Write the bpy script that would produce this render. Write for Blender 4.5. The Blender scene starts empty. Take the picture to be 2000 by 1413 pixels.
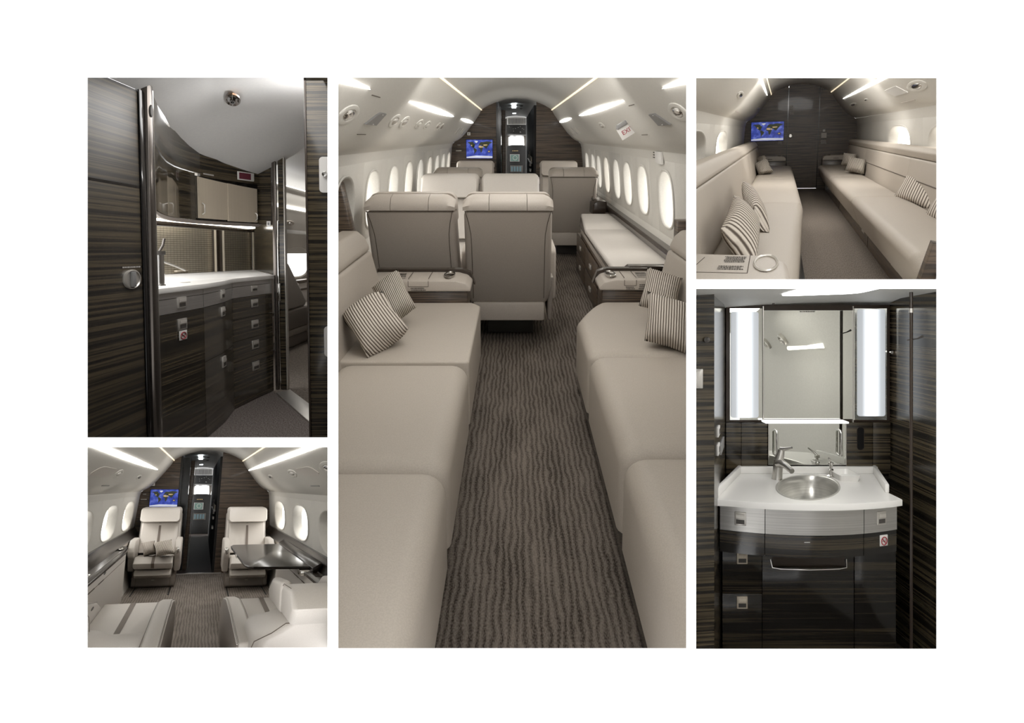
import bpy, bmesh, math, random
from mathutils import Matrix, Vector, Euler

random.seed(7)
SC = bpy.context.scene
COL = SC.collection
PI = math.pi

# ------------------------------------------------------------------ camera, sky, exposure
EYE = Vector((0, 0, 1.44))
TILT = math.radians(11.413)          # the camera looks slightly down
cam_data = bpy.data.cameras.new('camera')
cam_data.sensor_width = 36.0
cam_data.lens = 28.8
cam_data.shift_x = -0.003
cam_data.shift_y = -0.05825
cam_data.clip_end = 200
cam = bpy.data.objects.new('camera', cam_data)
cam.location = EYE
cam.rotation_euler = (PI / 2 - TILT, 0, 0)
COL.objects.link(cam)
SC.camera = cam

world = bpy.data.worlds.new('world')
SC.world = world
world.use_nodes = True
world.node_tree.nodes['Background'].inputs[0].default_value = (1, 1, 1, 1)
world.node_tree.nodes['Background'].inputs[1].default_value = 3.0

SC.view_settings.view_transform = 'Standard'
SC.view_settings.look = 'None'
SC.view_settings.exposure = 0.0
SC.view_settings.gamma = 1.0
SC.view_settings.use_curve_mapping = False


# ------------------------------------------------------------------ helpers
def srgb(r, g, b):
    f = lambda c: (c / 255 / 12.92) if c / 255 <= 0.04045 else ((c / 255 + 0.055) / 1.055) ** 2.4
    return (f(r), f(g), f(b), 1)


def base_mat(name, col, rough=0.5, metal=0.0, coat=0.0, spec=0.5):
    m = bpy.data.materials.new(name)
    m.use_nodes = True
    b = m.node_tree.nodes['Principled BSDF']
    b.inputs['Base Color'].default_value = col
    b.inputs['Roughness'].default_value = rough
    b.inputs['Metallic'].default_value = metal
    b.inputs['Coat Weight'].default_value = coat
    b.inputs['Coat Roughness'].default_value = 0.04
    b.inputs['Specular IOR Level'].default_value = spec
    return m


def nd(m, kind, **kw):
    n = m.node_tree.nodes.new(kind)
    for k, v in kw.items():
        if k in n.inputs:
            n.inputs[k].default_value = v
        else:
            setattr(n, k, v)
    return n


def ln(m, a, ao, b, bi):
    m.node_tree.links.new(a.outputs[ao], b.inputs[bi])


def coords(m, scale, kind='Object'):
    tc = nd(m, 'ShaderNodeTexCoord')
    mp = nd(m, 'ShaderNodeMapping')
    mp.inputs['Scale'].default_value = scale
    ln(m, tc, kind, mp, 'Vector')
    return mp


def ramp(m, src, out, stops):
    r = nd(m, 'ShaderNodeValToRGB')
    el = r.color_ramp.elements
    el[0].position, el[0].color = stops[0]
    el[1].position, el[1].color = stops[-1]
    for p, c in stops[1:-1]:
        e = el.new(p)
        e.color = c
    ln(m, src, out, r, 'Fac')
    return r


def bump(m, src, out, strength, dist=0.002):
    b = nd(m, 'ShaderNodeBump', Strength=strength, Distance=dist)
    ln(m, src, out, b, 'Height')
    ln(m, b, 'Normal', m.node_tree.nodes['Principled BSDF'], 'Normal')


def noise_mat(name, c1, c2, scale, rough=0.5, detail=4, bmp=0.0, dist=0.002, p0=0.35, p1=0.65, **kw):
    m = base_mat(name, c1, rough, **kw)
    n = nd(m, 'ShaderNodeTexNoise', Scale=1.0, Detail=detail)
    ln(m, coords(m, scale), 'Vector', n, 'Vector')
    r = ramp(m, n, 'Fac', [(p0, c1), (p1, c2)])
    ln(m, r, 'Color', m.node_tree.nodes['Principled BSDF'], 'Base Color')
    if bmp:
        bump(m, n, 'Fac', bmp, dist)
    return m


def wood_mat(name, scale, stops, rough=0.36, coat=0.08, rot=(0, 0, 0)):
    m = base_mat(name, stops[0][1], rough, coat=coat)
    mp = coords(m, scale)
    mp.inputs['Rotation'].default_value = rot
    n = nd(m, 'ShaderNodeTexNoise', Scale=1.0, Detail=5.0, Roughness=0.62)
    ln(m, mp, 'Vector', n, 'Vector')
    r = ramp(m, n, 'Fac', stops)
    ln(m, r, 'Color', m.node_tree.nodes['Principled BSDF'], 'Base Color')
    return m


def glow(name, col, strength):
    m = bpy.data.materials.new(name)
    m.use_nodes = True
    b = m.node_tree.nodes['Principled BSDF']
    b.inputs['Base Color'].default_value = (0.8, 0.8, 0.8, 1)
    b.inputs['Emission Color'].default_value = col
    b.inputs['Emission Strength'].default_value = strength
    return m


M = {}
M['page'] = base_mat('white_paint', (0.93, 0.93, 0.93, 1), 0.9, spec=0.1)
M['lining'] = noise_mat('cream_lining', srgb(206, 203, 196), srgb(212, 209, 202), (90, 90, 90), 0.62, bmp=0.05)
M['ceil'] = noise_mat('pale_ceiling', srgb(206, 205, 201), srgb(211, 210, 206), (60, 60, 60), 0.6)
M['grey_ceil'] = noise_mat('cool_white_ceiling', srgb(222, 222, 222), srgb(226, 226, 225), (60, 60, 60), 0.5)
M['leather'] = noise_mat('cream_leather', srgb(184, 175, 165), srgb(192, 183, 173), (220, 160, 220), 0.5, bmp=0.12, dist=0.001)
M['leather_light'] = noise_mat('pale_leather', srgb(203, 197, 190), srgb(210, 204, 197), (220, 120, 220), 0.45, bmp=0.12, dist=0.001)
M['sofa'] = noise_mat('sofa_leather', srgb(177, 168, 157), srgb(186, 177, 166), (260, 180, 260), 0.55, bmp=0.18, dist=0.001)
M['taupe'] = noise_mat('taupe_leather', srgb(140, 131, 124), srgb(148, 139, 131), (200, 120, 200), 0.5, bmp=0.1, dist=0.001)
M['seam'] = base_mat('seam_thread', srgb(88, 78, 68), 0.8)
M['rib'] = base_mat('centre_band', srgb(120, 110, 102), 0.7)
W_STOPS = [(0.30, srgb(36, 29, 24)), (0.46, srgb(66, 54, 44)), (0.56, srgb(104, 87, 70)), (0.70, srgb(46, 37, 31))]
M['wood'] = wood_mat('ebony_veneer', (1.6, 1.6, 70), W_STOPS)
M['wood_top'] = wood_mat('ebony_veneer_top', (60, 1.2, 60), [(0.30, srgb(18, 14, 12)), (0.5, srgb(34, 27, 23)), (0.70, srgb(24, 19, 16))], 0.2, 0.0)
M['wood_top'].node_tree.nodes['Principled BSDF'].inputs['Specular IOR Level'].default_value = 0.16
D_STOPS = [(0.30, srgb(20, 18, 16)), (0.46, srgb(38, 34, 28)), (0.56, srgb(88, 78, 60)), (0.64, srgb(34, 30, 25))]
M['wood_galley'] = wood_mat('striped_ebony', (0.55, 0.16, 44), D_STOPS, 0.2)
M['wood_satin'] = wood_mat('satin_striped_ebony', (0.55, 0.16, 40), D_STOPS, 0.42, 0.0)
M['wood_dark'] = wood_mat('dark_striped_ebony', (0.7, 0.7, 52), [(0.34, srgb(12, 11, 10)), (0.5, srgb(30, 27, 23)), (0.62, srgb(66, 58, 44)), (0.72, srgb(20, 18, 16))], 0.14)
M['black'] = base_mat('gloss_black', srgb(14, 13, 13), 0.12)
M['matt_black'] = base_mat('matt_black', srgb(16, 15, 15), 0.6)
M['gloss_brown'] = base_mat('gloss_brown', srgb(58, 49, 42), 0.22, coat=0.15, spec=0.35)
M['chrome'] = base_mat('polished_metal', srgb(210, 208, 204), 0.12, metal=1.0)
M['nickel'] = base_mat('satin_nickel', srgb(204, 200, 193), 0.32, metal=0.6)
M['steel'] = noise_mat('brushed_steel', srgb(176, 174, 170), srgb(196, 194, 190), (2, 2, 300), 0.3, metal=0.8)
M['champagne'] = noise_mat('brushed_champagne_metal', srgb(206, 194, 174), srgb(214, 202, 182), (300, 300, 2), 0.38, metal=0.15)
M['mirror'] = base_mat('mirror_glass', srgb(225, 226, 220), 0.01, metal=1.0)
M['white_solid'] = base_mat('white_solid_surface', srgb(236, 234, 230), 0.25)
M['white_plastic'] = base_mat('white_plastic', srgb(225, 223, 219), 0.4)
M['grey_plastic'] = base_mat('grey_plastic', srgb(140, 139, 138), 0.5)
M['dark_grey'] = base_mat('dark_grey_plastic', srgb(72, 68, 64), 0.5)
M['ink'] = base_mat('dark_ink', srgb(70, 64, 58), 0.8)
M['pale_ink'] = base_mat('pale_ink', srgb(190, 186, 180), 0.8)
M['red'] = base_mat('sign_red', srgb(160, 38, 52), 0.5)
M['wine'] = base_mat('wine_plastic', srgb(112, 52, 66), 0.25)
M['window'] = glow('daylit_pane', (1, 0.985, 0.95, 1), 4.0)
M['strip'] = glow('lamp_strip', (1, 0.98, 0.95, 1), 9.0)
M['cove'] = glow('cove_glow', (1.0, 0.84, 0.58, 1), 1.0)
M['lamp'] = glow('lamp_white', (1, 1, 1, 1), 4.0)
M['cool_lamp'] = glow('cool_lamp', (0.9, 0.97, 1, 1), 2.5)
fl = glow('frosted_lamp_glass', (0.90, 0.95, 1.0, 1), 1.0)
fl.node_tree.nodes['Principled BSDF'].inputs['Base Color'].default_value = (0.2, 0.2, 0.2, 1)
tcf = nd(fl, 'ShaderNodeTexCoord')
spf = nd(fl, 'ShaderNodeSeparateXYZ')
ln(fl, tcf, 'Generated', spf, 'Vector')
rmf = ramp(fl, spf, 'X', [(0.0, (0.42, 0.42, 0.42, 1)), (0.16, (0.5, 0.5, 0.5, 1)), (0.34, (1.3, 1.3, 1.3, 1)), (0.64, (1.3, 1.3, 1.3, 1)), (0.84, (0.55, 0.55, 0.55, 1)), (1.0, (0.44, 0.44, 0.44, 1))])
ln(fl, rmf, 'Color', fl.node_tree.nodes['Principled BSDF'], 'Emission Strength')
M['frost_lamp'] = fl
M['lamp_soft'] = glow('soft_white_lamp', (1, 1, 1, 1), 1.4)
M['strip_soft'] = glow('soft_lamp_strip', (1, 0.97, 0.92, 1), 2.2)
M['strip_warm'] = glow('warm_counter_lamp', (1, 0.93, 0.80, 1), 9.0)
M['gunmetal'] = base_mat('gunmetal', srgb(112, 106, 101), 0.25, metal=0.9)
M['satin_chrome'] = base_mat('satin_chrome', srgb(206, 203, 197), 0.24, metal=0.8)
M['basin_steel'] = noise_mat('spun_basin_steel', srgb(186, 184, 178), srgb(202, 200, 194), (2, 2, 300), 0.28, metal=0.6)
M['box_board'] = base_mat('galley_box_board', srgb(112, 106, 100), 0.7)
M['bronze'] = base_mat('polished_bronze', srgb(120, 96, 78), 0.15, metal=1.0)
M['steel_v'] = noise_mat('brushed_steel_front', srgb(190, 187, 184), srgb(204, 201, 198), (2, 2, 300), 0.30, metal=0.8)
M['gloss_wood'] = wood_mat('high_gloss_ebony', (0.5, 0.16, 44), D_STOPS, 0.08, 0.6)
M['carpet_weave'] = noise_mat('woven_carpet', srgb(88, 81, 77), srgb(130, 122, 117), (130, 60, 130), 0.95, bmp=0.4, dist=0.003, spec=0.1, detail=1)
mm = base_mat('cream_metal_mesh', srgb(206, 196, 176), 0.35, metal=0.6)
br = nd(mm, 'ShaderNodeTexBrick', offset=0.0)
br.inputs['Scale'].default_value = 1.0
br.inputs['Color1'].default_value = srgb(206, 196, 176)
br.inputs['Color2'].default_value = srgb(198, 188, 168)
br.inputs['Mortar'].default_value = srgb(110, 100, 86)
br.inputs['Mortar Size'].default_value = 0.0016
br.inputs['Brick Width'].default_value = 0.05
br.inputs['Row Height'].default_value = 0.018
mpg = coords(mm, (1, 1, 1))
sep = nd(mm, 'ShaderNodeSeparateXYZ')
cmb = nd(mm, 'ShaderNodeCombineXYZ')
ln(mm, mpg, 'Vector', sep, 'Vector')
ln(mm, sep, 'Y', cmb, 'X')
ln(mm, sep, 'Z', cmb, 'Y')
ln(mm, cmb, 'Vector', br, 'Vector')
ln(mm, br, 'Color', mm.node_tree.nodes['Principled BSDF'], 'Base Color')
M['mesh_metal'] = mm
M['dark_floor'] = base_mat('dark_corridor_floor', srgb(58, 50, 46), 0.6)
M['display_green'] = glow('display_green', (0.24, 0.42, 0.34, 1), 0.3)
M['display_blue'] = glow('display_blue', (0.2, 0.34, 0.4, 1), 0.25)
for k in ('display_green', 'display_blue'):
    M[k].node_tree.nodes['Principled BSDF'].inputs['Base Color'].default_value = (0.03, 0.04, 0.04, 1)


def carpet_mat(name, dark, light, period, wob, amp, fine):
    """cut pile with thin wavy dark lines running along y; wob is the size of the waves in x and y"""
    m = base_mat(name, dark, 0.95, spec=0.1)
    big = nd(m, 'ShaderNodeTexNoise', Scale=1.0, Detail=2.0)
    ln(m, coords(m, (1 / wob[0], 1 / wob[1], 1)), 'Vector', big, 'Vector')
    add = nd(m, 'ShaderNodeVectorMath', operation='MULTIPLY_ADD')
    add.inputs[1].default_value = (amp, 0.0, 0.0)
    ln(m, big, 'Color', add, 0)
    ln(m, coords(m, (1, 0.01, 0.01)), 'Vector', add, 2)
    w = nd(m, 'ShaderNodeTexWave', wave_type='BANDS', bands_direction='X')
    w.inputs['Scale'].default_value = 2 * PI / 20 / period
    w.inputs['Distortion'].default_value = 0.0
    ln(m, add, 'Vector', w, 'Vector')
    n = nd(m, 'ShaderNodeTexNoise', Scale=1.0, Detail=2.0)
    ln(m, coords(m, fine), 'Vector', n, 'Vector')
    patch = nd(m, 'ShaderNodeTexNoise', Scale=1.0, Detail=1.0)
    ln(m, coords(m, (9, 2.2, 1)), 'Vector', patch, 'Vector')
    mx0 = nd(m, 'ShaderNodeMix', data_type='FLOAT')
    mx0.inputs[0].default_value = 0.55
    ln(m, w, 'Fac', mx0, 2)
    ln(m, patch, 'Fac', mx0, 3)
    mix = nd(m, 'ShaderNodeMix', data_type='FLOAT')
    mix.inputs[0].default_value = 0.55
    ln(m, mx0, 0, mix, 2)
    ln(m, n, 'Fac', mix, 3)
    r = ramp(m, mix, 0, [(0.33, dark), (0.46, tuple((a * 0.55 + b * 0.45) for a, b in zip(dark, light))), (0.66, light)])
    ln(m, r, 'Color', m.node_tree.nodes['Principled BSDF'], 'Base Color')
    bump(m, n, 'Fac', 0.5, 0.004)
    return m


M['carpet'] = carpet_mat('wave_carpet', srgb(60, 54, 49), srgb(136, 126, 117), 0.024, (0.05, 0.17), 0.034, (260, 80, 260))
M['carpet_pale'] = carpet_mat('pale_wave_carpet', srgb(104, 97, 91), srgb(156, 147, 139), 0.030, (0.06, 0.45), 0.034, (200, 25, 200))
M['carpet_fine'] = noise_mat('fine_carpet', srgb(104, 96, 88), srgb(138, 129, 120), (150, 22, 150), 0.95, bmp=0.4, dist=0.003, spec=0.1)


def stripe_mat():
    m = base_mat('ribbed_pillow_fabric', srgb(200, 190, 178), 0.85, spec=0.2)
    tc = nd(m, 'ShaderNodeTexCoord')
    w = nd(m, 'ShaderNodeTexWave', wave_type='BANDS', bands_direction='X')
    w.inputs['Scale'].default_value = 5.6
    w.inputs['Distortion'].default_value = 0.5
    w.inputs['Detail'].default_value = 1.0
    ln(m, tc, 'UV', w, 'Vector')
    r = ramp(m, w, 'Fac', [(0.06, srgb(88, 78, 70)), (0.26, srgb(150, 140, 129)), (0.55, srgb(216, 208, 198))])
    ln(m, r, 'Color', m.node_tree.nodes['Principled BSDF'], 'Base Color')
    bump(m, w, 'Fac', 0.7, 0.006)
    return m


M['pillow'] = stripe_mat()


def screen_mat():
    m = bpy.data.materials.new('map_ocean')
    m.use_nodes = True
    b = m.node_tree.nodes['Principled BSDF']
    n = nd(m, 'ShaderNodeTexNoise', Scale=1.0, Detail=5.0)
    ln(m, coords(m, (11, 11, 11)), 'Vector', n, 'Vector')
    r = ramp(m, n, 'Fac', [(0.3, srgb(24, 34, 112)), (0.52, srgb(46, 66, 160)), (0.72, srgb(108, 122, 196))])
    ln(m, r, 'Color', b, 'Base Color')
    ln(m, r, 'Color', b, 'Emission Color')
    b.inputs['Emission Strength'].default_value = 0.75
    b.inputs['Roughness'].default_value = 0.3
    return m


M['ocean'] = screen_mat()
for nm, c in dict(land_green=(48, 52, 34), land_tan=(196, 170, 122), ice=(206, 210, 224)).items():
    g = base_mat(nm, srgb(*c), 0.4)
    g.node_tree.nodes['Principled BSDF'].inputs['Emission Color'].default_value = srgb(*c)
    g.node_tree.nodes['Principled BSDF'].inputs['Emission Strength'].default_value = 0.6
    M[nm] = g


# ------------------------------------------------------------------ sections of the aircraft, each standing at its own heading
class Section:
    def __init__(s, yaw, pitch, roll, eye_height, rect, boards):
        R = Matrix.Rotation(math.radians(yaw), 4, 'Z') @ Matrix.Rotation(math.radians(pitch), 4, 'X') @ Matrix.Rotation(math.radians(roll), 4, 'Y')
        s.mat = Matrix.Translation(EYE) @ R @ Matrix.Translation((0, 0, -eye_height))
        s.rect = rect            # opening in the display wall: left, right, bottom, top, per metre of distance
        s.h = eye_height
        s.boards = boards        # sides with a neighbouring section


CENTRE = Section(0, 0, 0, 1.44, (-0.2159, 0.2091, -0.4231, 0.2741), ('left', 'right'))
GALLEY = Section(0, -7.837, 0, 1.12, (-0.5219, -0.2288, -0.1656, 0.2741), ('right', 'lower'))
CLUB = Section(22.174, -22.560, 8.923, 1.41, (-0.5219, -0.2288, -0.4225, -0.1775), ('right', 'upper'))
LOUNGE = Section(-17.646, 0.393, -1.691, 1.15, (0.2209, 0.5144, 0.0275, 0.2734), ('left', 'lower'))
WASHROOM = Section(0, -11.413, 0, 1.75, (0.2209, 0.5144, -0.4238, 0.0159), ('left', 'upper'))
SEC = CENTRE
MADE = []


def place(o, loc=(0, 0, 0), rz=0.0, rx=0.0, ry=0.0):
    o.matrix_world = SEC.mat @ Matrix.Translation(loc) @ Euler((rx, ry, rz), 'XYZ').to_matrix().to_4x4()


def thing(name, label, cat, loc=(0, 0, 0), rz=0.0, group=None, rx=0.0, ry=0.0):
    o = bpy.data.objects.new(name, None)
    o.empty_display_size = 0.05
    COL.objects.link(o)
    place(o, loc, rz, rx, ry)
    o['label'] = label
    o['category'] = cat
    if group:
        o['group'] = group
    MADE.append((o, SEC))
    return o


def obj(name, bm, mats, parent=None, loc=(0, 0, 0), sharp=40, rz=0.0, rx=0.0, ry=0.0):
    """one mesh object from a bmesh; without a parent it is placed in the current section"""
    bmesh.ops.recalc_face_normals(bm, faces=bm.faces[:])
    bm.normal_update()
    lim = math.radians(sharp)
    for f in bm.faces:
        f.smooth = True
    for e in bm.edges:
        if len(e.link_faces) == 2 and e.calc_face_angle(0) > lim:
            e.smooth = False
    me = bpy.data.meshes.new(name)
    bm.to_mesh(me)
    bm.free()
    for k in (mats if isinstance(mats, (list, tuple)) else [mats]):
        me.materials.append(M[k])
    o = bpy.data.objects.new(name, me)
    COL.objects.link(o)
    if parent is not None:
        o.parent = parent
        o.matrix_parent_inverse = Matrix()
        o.matrix_basis = Matrix.Translation(loc) @ Euler((rx, ry, rz), 'XYZ').to_matrix().to_4x4()
    else:
        place(o, loc, rz, rx, ry)
    MADE.append((o, SEC))
    return o


def tag(o, label, cat, group=None):
    o['label'] = label
    o['category'] = cat
    if group:
        o['group'] = group
    return o


def struct(name, bm, mats, parent=None, sharp=40, loc=(0, 0, 0)):
    o = obj(name, bm, mats, parent, loc=loc, sharp=sharp)
    if parent is None:
        o['kind'] = 'structure'
    return o


def dup(root, loc, label=None, rz=0.0, group=None, rx=0.0, ry=0.0):
    r = root.copy()
    COL.objects.link(r)
    place(r, loc, rz, rx, ry)
    if label:
        r['label'] = label
    if group:
        r['group'] = group
    MADE.append((r, SEC))
    for ch in list(root.children):
        c = ch.copy()
        COL.objects.link(c)
        c.parent = r
        MADE.append((c, SEC))
        for g in list(ch.children):
            d = g.copy()
            COL.objects.link(d)
            d.parent = c
            MADE.append((d, SEC))
    return r


def BM():
    return bmesh.new()


def _bevel(bm, verts, b, seg, only=None):
    es = set()
    for v in verts:
        es.update(v.link_edges)
    es = [e for e in es if len(e.link_faces) == 2 and e.calc_face_angle(0) > 0.5]
    if only:
        es = [e for e in es if only(e)]
    if es:
        bmesh.ops.bevel(bm, geom=es, offset=b, segments=seg, profile=0.5, affect='EDGES', clamp_overlap=True)


def poly(bm, pts, m=0):
    f = bm.faces.new([bm.verts.new(p) for p in pts])
    f.material_index = m
    return f


def solid(bm, A, B, m=0, b=0.0, seg=2, only=None):
    """skin between two matching outlines A and B, closed at both ends"""
    va = [bm.verts.new(p) for p in A]
    vb = [bm.verts.new(p) for p in B]
    n = len(va)
    fs = [bm.faces.new(va[::-1]), bm.faces.new(vb)]
    for i in range(n):
        j = (i + 1) % n
        fs.append(bm.faces.new((va[i], va[j], vb[j], vb[i])))
    for f in fs:
        f.material_index = m
    bmesh.ops.recalc_face_normals(bm, faces=fs)
    bm.normal_update()
    if b:
        _bevel(bm, va + vb, b, seg, only)
    return bm


def box(bm, x0, x1, y0, y1, z0, z1, b=0.0, seg=2, m=0):
    return solid(bm, [(x0, y0, z0), (x1, y0, z0), (x1, y1, z0), (x0, y1, z0)],
                 [(x0, y0, z1), (x1, y0, z1), (x1, y1, z1), (x0, y1, z1)], m, b, seg)


def prism(bm, pts, axis, a, c, b=0.0, seg=2, m=0, only=None):
    """outline pts extruded along an axis: 'x' takes (y, z), 'y' takes (x, z), 'z' takes (x, y)"""
    f = {'x': lambda p, t: (t, p[0], p[1]), 'y': lambda p, t: (p[0], t, p[1]), 'z': lambda p, t: (p[0], p[1], t)}[axis]
    return solid(bm, [f(p, a) for p in pts], [f(p, c) for p in pts], m, b, seg, only)


def loft(bm, rings, m=0, closed=True, caps=False):
    vs = [[bm.verts.new(p) for p in r] for r in rings]
    n = len(vs[0])
    for a, c in zip(vs, vs[1:]):
        for i in range(n if closed else n - 1):
            j = (i + 1) % n
            f = bm.faces.new((a[i], a[j], c[j], c[i]))
            f.material_index = m
    if caps:
        bm.faces.new(vs[0][::-1]).material_index = m
        bm.faces.new(vs[-1]).material_index = m
    return bm


def tube(bm, pts, r, n=8, m=0, closed=False, caps=True):
    pts = [Vector(p) for p in pts]
    rings = []
    N = len(pts)
    up = None
    for i, p in enumerate(pts):
        a = pts[(i - 1) % N] if closed or i else pts[i]
        c = pts[(i + 1) % N] if closed or i < N - 1 else pts[i]
        t = (c - a).normalized()
        if up is None:
            up = Vector((0, 0, 1)) if abs(t.z) < 0.9 else Vector((1, 0, 0))
        s = t.cross(up).normalized()
        up = s.cross(t).normalized()
        rr = r[i] if isinstance(r, (list, tuple)) else r
        rings.append([p + (s * math.cos(2 * PI * k / n) + up * math.sin(2 * PI * k / n)) * rr for k in range(n)])
    if closed:
        rings.append(rings[0])
    return loft(bm, rings, m, True, caps and not closed)


def lathe(bm, prof, c=(0, 0, 0), n=24, m=0, axis='z', sx=1.0, sy=1.0, caps=True, skew=0.0):
    rings = []
    for r, h in prof:
        ring = []
        for k in range(n):
            a = 2 * PI * k / n
            u, v = max(r, 1e-5) * math.cos(a) * sx, max(r, 1e-5) * math.sin(a) * sy
            u += skew * v
            p = {'z': (u, v, h), 'y': (u, h, v), 'x': (h, u, v)}[axis]
            ring.append((c[0] + p[0], c[1] + p[1], c[2] + p[2]))
        rings.append(ring)
    return loft(bm, rings, m, True, caps)


def arc(cx, cy, r, a0, a1, n, ry=None):
    ry = r if ry is None else ry
    return [(cx + r * math.cos(math.radians(a0 + (a1 - a0) * i / n)), cy + ry * math.sin(math.radians(a0 + (a1 - a0) * i / n))) for i in range(n + 1)]


def rrect(x0, x1, y0, y1, r, n=5, ry=None):
    ry = r if ry is None else ry
    return (arc(x1 - r, y0 + ry, r, -90, 0, n, ry) + arc(x1 - r, y1 - ry, r, 0, 90, n, ry)
            + arc(x0 + r, y1 - ry, r, 90, 180, n, ry) + arc(x0 + r, y0 + ry, r, 180, 270, n, ry))


def cushion(bm, c, U, V, N, n=14, m=0, pinch=0.10, p=2.6):
    """a plump cushion: half extents U, V and half thickness N about the centre c, with UVs running along U"""
    c, U, V, N = Vector(c), Vector(U), Vector(V), Vector(N)
    uv = bm.loops.layers.uv.verify()
    grid = {}
    for side in (1, -1):
        for i in range(n + 1):
            for j in range(n + 1):
                u, v = -1 + 2 * i / n, -1 + 2 * j / n
                edge = i in (0, n) or j in (0, n)
                if side == -1 and edge:
                    grid[side, i, j] = grid[1, i, j]
                    continue
                t = ((1 - abs(u) ** p) * (1 - abs(v) ** p)) ** 0.5
                k = 1 - pinch * (1 - (abs(u) * abs(v)) ** 0.9) * max(abs(u), abs(v)) ** 4
                grid[side, i, j] = bm.verts.new(c + U * u * k + V * v * k + N * t * side)
    for side in (1, -1):
        for i in range(n):
            for j in range(n):
                ij = [(i, j), (i + 1, j), (i + 1, j + 1), (i, j + 1)]
                if side < 0:
                    ij.reverse()
                f = bm.faces.new([grid[side, a, q] for a, q in ij])
                f.material_index = m
                for l, (a, q) in zip(f.loops, ij):
                    l[uv].uv = (a / n, q / n)
    return bm


def words(name, text, size, mat, parent, loc, rz=0.0, rx=0.0, ry=0.0, depth=0.001):
    cu = bpy.data.curves.new(name, 'FONT')
    cu.body = text
    cu.size = size
    cu.align_x = 'CENTER'
    cu.align_y = 'CENTER'
    cu.extrude = depth
    cu.resolution_u = 3
    t = bpy.data.objects.new(name + '_curve', cu)
    COL.objects.link(t)
    bpy.context.view_layer.update()
    me = bpy.data.meshes.new_from_object(t.evaluated_get(bpy.context.evaluated_depsgraph_get()))
    bpy.data.objects.remove(t)
    bm = BM()
    bm.from_mesh(me)
    bpy.data.meshes.remove(me)
    for f in bm.faces:
        f.material_index = 0
    return obj(name, bm, mat, parent, loc, rz=rz, rx=rx, ry=ry)


def area_light(name, loc, sx, sy, watts, col=(1, 0.96, 0.9), rx=0.0, ry=0.0, rz=0.0):
    d = bpy.data.lights.new(name, 'AREA')
    d.shape = 'RECTANGLE'
    d.size, d.size_y = sx, sy
    d.energy = watts
    d.color = col
    o = bpy.data.objects.new(name, d)
    COL.objects.link(o)
    place(o, loc, rz, rx, ry)
    return o

# ------------------------------------------------------------------ the white display wall with its five openings
WALL_AT, WALL_T = 1.12, 0.03
VIEW = Matrix.Translation(EYE) @ Matrix.Rotation(-TILT, 4, 'X')       # x right, y away, z up
RECTS = [(-0.5219, -0.2288, -0.1656, 0.2741), (-0.5219, -0.2288, -0.4225, -0.1775), (-0.2159, 0.2091, -0.4231, 0.2741),
         (0.2209, 0.5144, 0.0275, 0.2734), (0.2209, 0.5144, -0.4238, 0.0159)]


def display_wall():
    bm = BM()
    xs = sorted({-2.2, 2.2} | {r[i] for r in RECTS for i in (0, 1)})
    zs = sorted({-1.6, 1.6} | {r[i] for r in RECTS for i in (2, 3)})
    hole = lambda x, z: any(r[0] < x < r[1] and r[2] < z < r[3] for r in RECTS)
    cache = {}

    def v(x, z, k):
        if (x, z, k) not in cache:
            d = WALL_AT + WALL_T * k
            cache[x, z, k] = bm.verts.new((x * d, d, z * d))
        return cache[x, z, k]
    full = {}
    for i in range(len(xs) - 1):
        for j in range(len(zs) - 1):
            full[i, j] = not hole((xs[i] + xs[i + 1]) / 2, (zs[j] + zs[j + 1]) / 2)
    for (i, j), f in full.items():
        if not f:
            continue
        a, b, c, d = xs[i], xs[i + 1], zs[j], zs[j + 1]
        for k in (0, 1):
            bm.faces.new([v(a, c, k), v(b, c, k), v(b, d, k), v(a, d, k)])
        for di, dj, p, q in ((-1, 0, (a, c), (a, d)), (1, 0, (b, c), (b, d)), (0, -1, (a, c), (b, c)), (0, 1, (a, d), (b, d))):
            if not full.get((i + di, j + dj), False):
                bm.faces.new([v(*p, 0), v(*q, 0), v(*q, 1), v(*p, 1)])
    o = struct('wall_front', bm, 'page')
    o.matrix_world = VIEW
    MADE.pop()


display_wall()


def light_box(sec, length, mat):
    """splayed boards behind an opening keep neighbouring sections apart"""
    r = sec.rect
    for side in sec.boards:
        bm = BM()
        d0, d1, g = WALL_AT + WALL_T, length, 0.0020
        l, rr, lo, hi = r[0] - g, r[1] + g, r[2] - g, r[3] + g
        t = 0.0018
        a, b = {'left': ((l, lo), (l, hi)), 'right': ((rr, lo), (rr, hi)), 'lower': ((l, lo), (rr, lo)), 'upper': ((l, hi), (rr, hi))}[side]
        n = {'left': (-t, 0), 'right': (t, 0), 'lower': (0, -t), 'upper': (0, t)}[side]
        A = [(a[0] * d0, d0, a[1] * d0), (b[0] * d0, d0, b[1] * d0), (b[0] * d1, d1, b[1] * d1), (a[0] * d1, d1, a[1] * d1)]
        B = [(x + n[0] * y, y, z + n[1] * y) for x, y, z in A]
        solid(bm, A, B)
        o = struct('wall_' + side, bm, mat)
        o.matrix_world = VIEW
        MADE.pop()


# ------------------------------------------------------------------ cabin shell shared by the three cabin sections
VAL = [(0.556, 1.855), (0.59, 1.785), (0.66, 1.685), (0.73, 1.595), (0.80, 1.505), (0.87, 1.43), (0.93, 1.385), (0.985, 1.36)]
SIDE = [(0.95, 0.0), (1.0, 0.2), (1.07, 0.6), (1.087, 0.80), (1.083, 0.95), (1.07, 1.1), (1.05, 1.2), (1.015, 1.335)]
ARCH = [(0, 2.03), (0.16, 2.018), (0.32, 1.975), (0.44, 1.925), (0.556, 1.86)]


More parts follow.
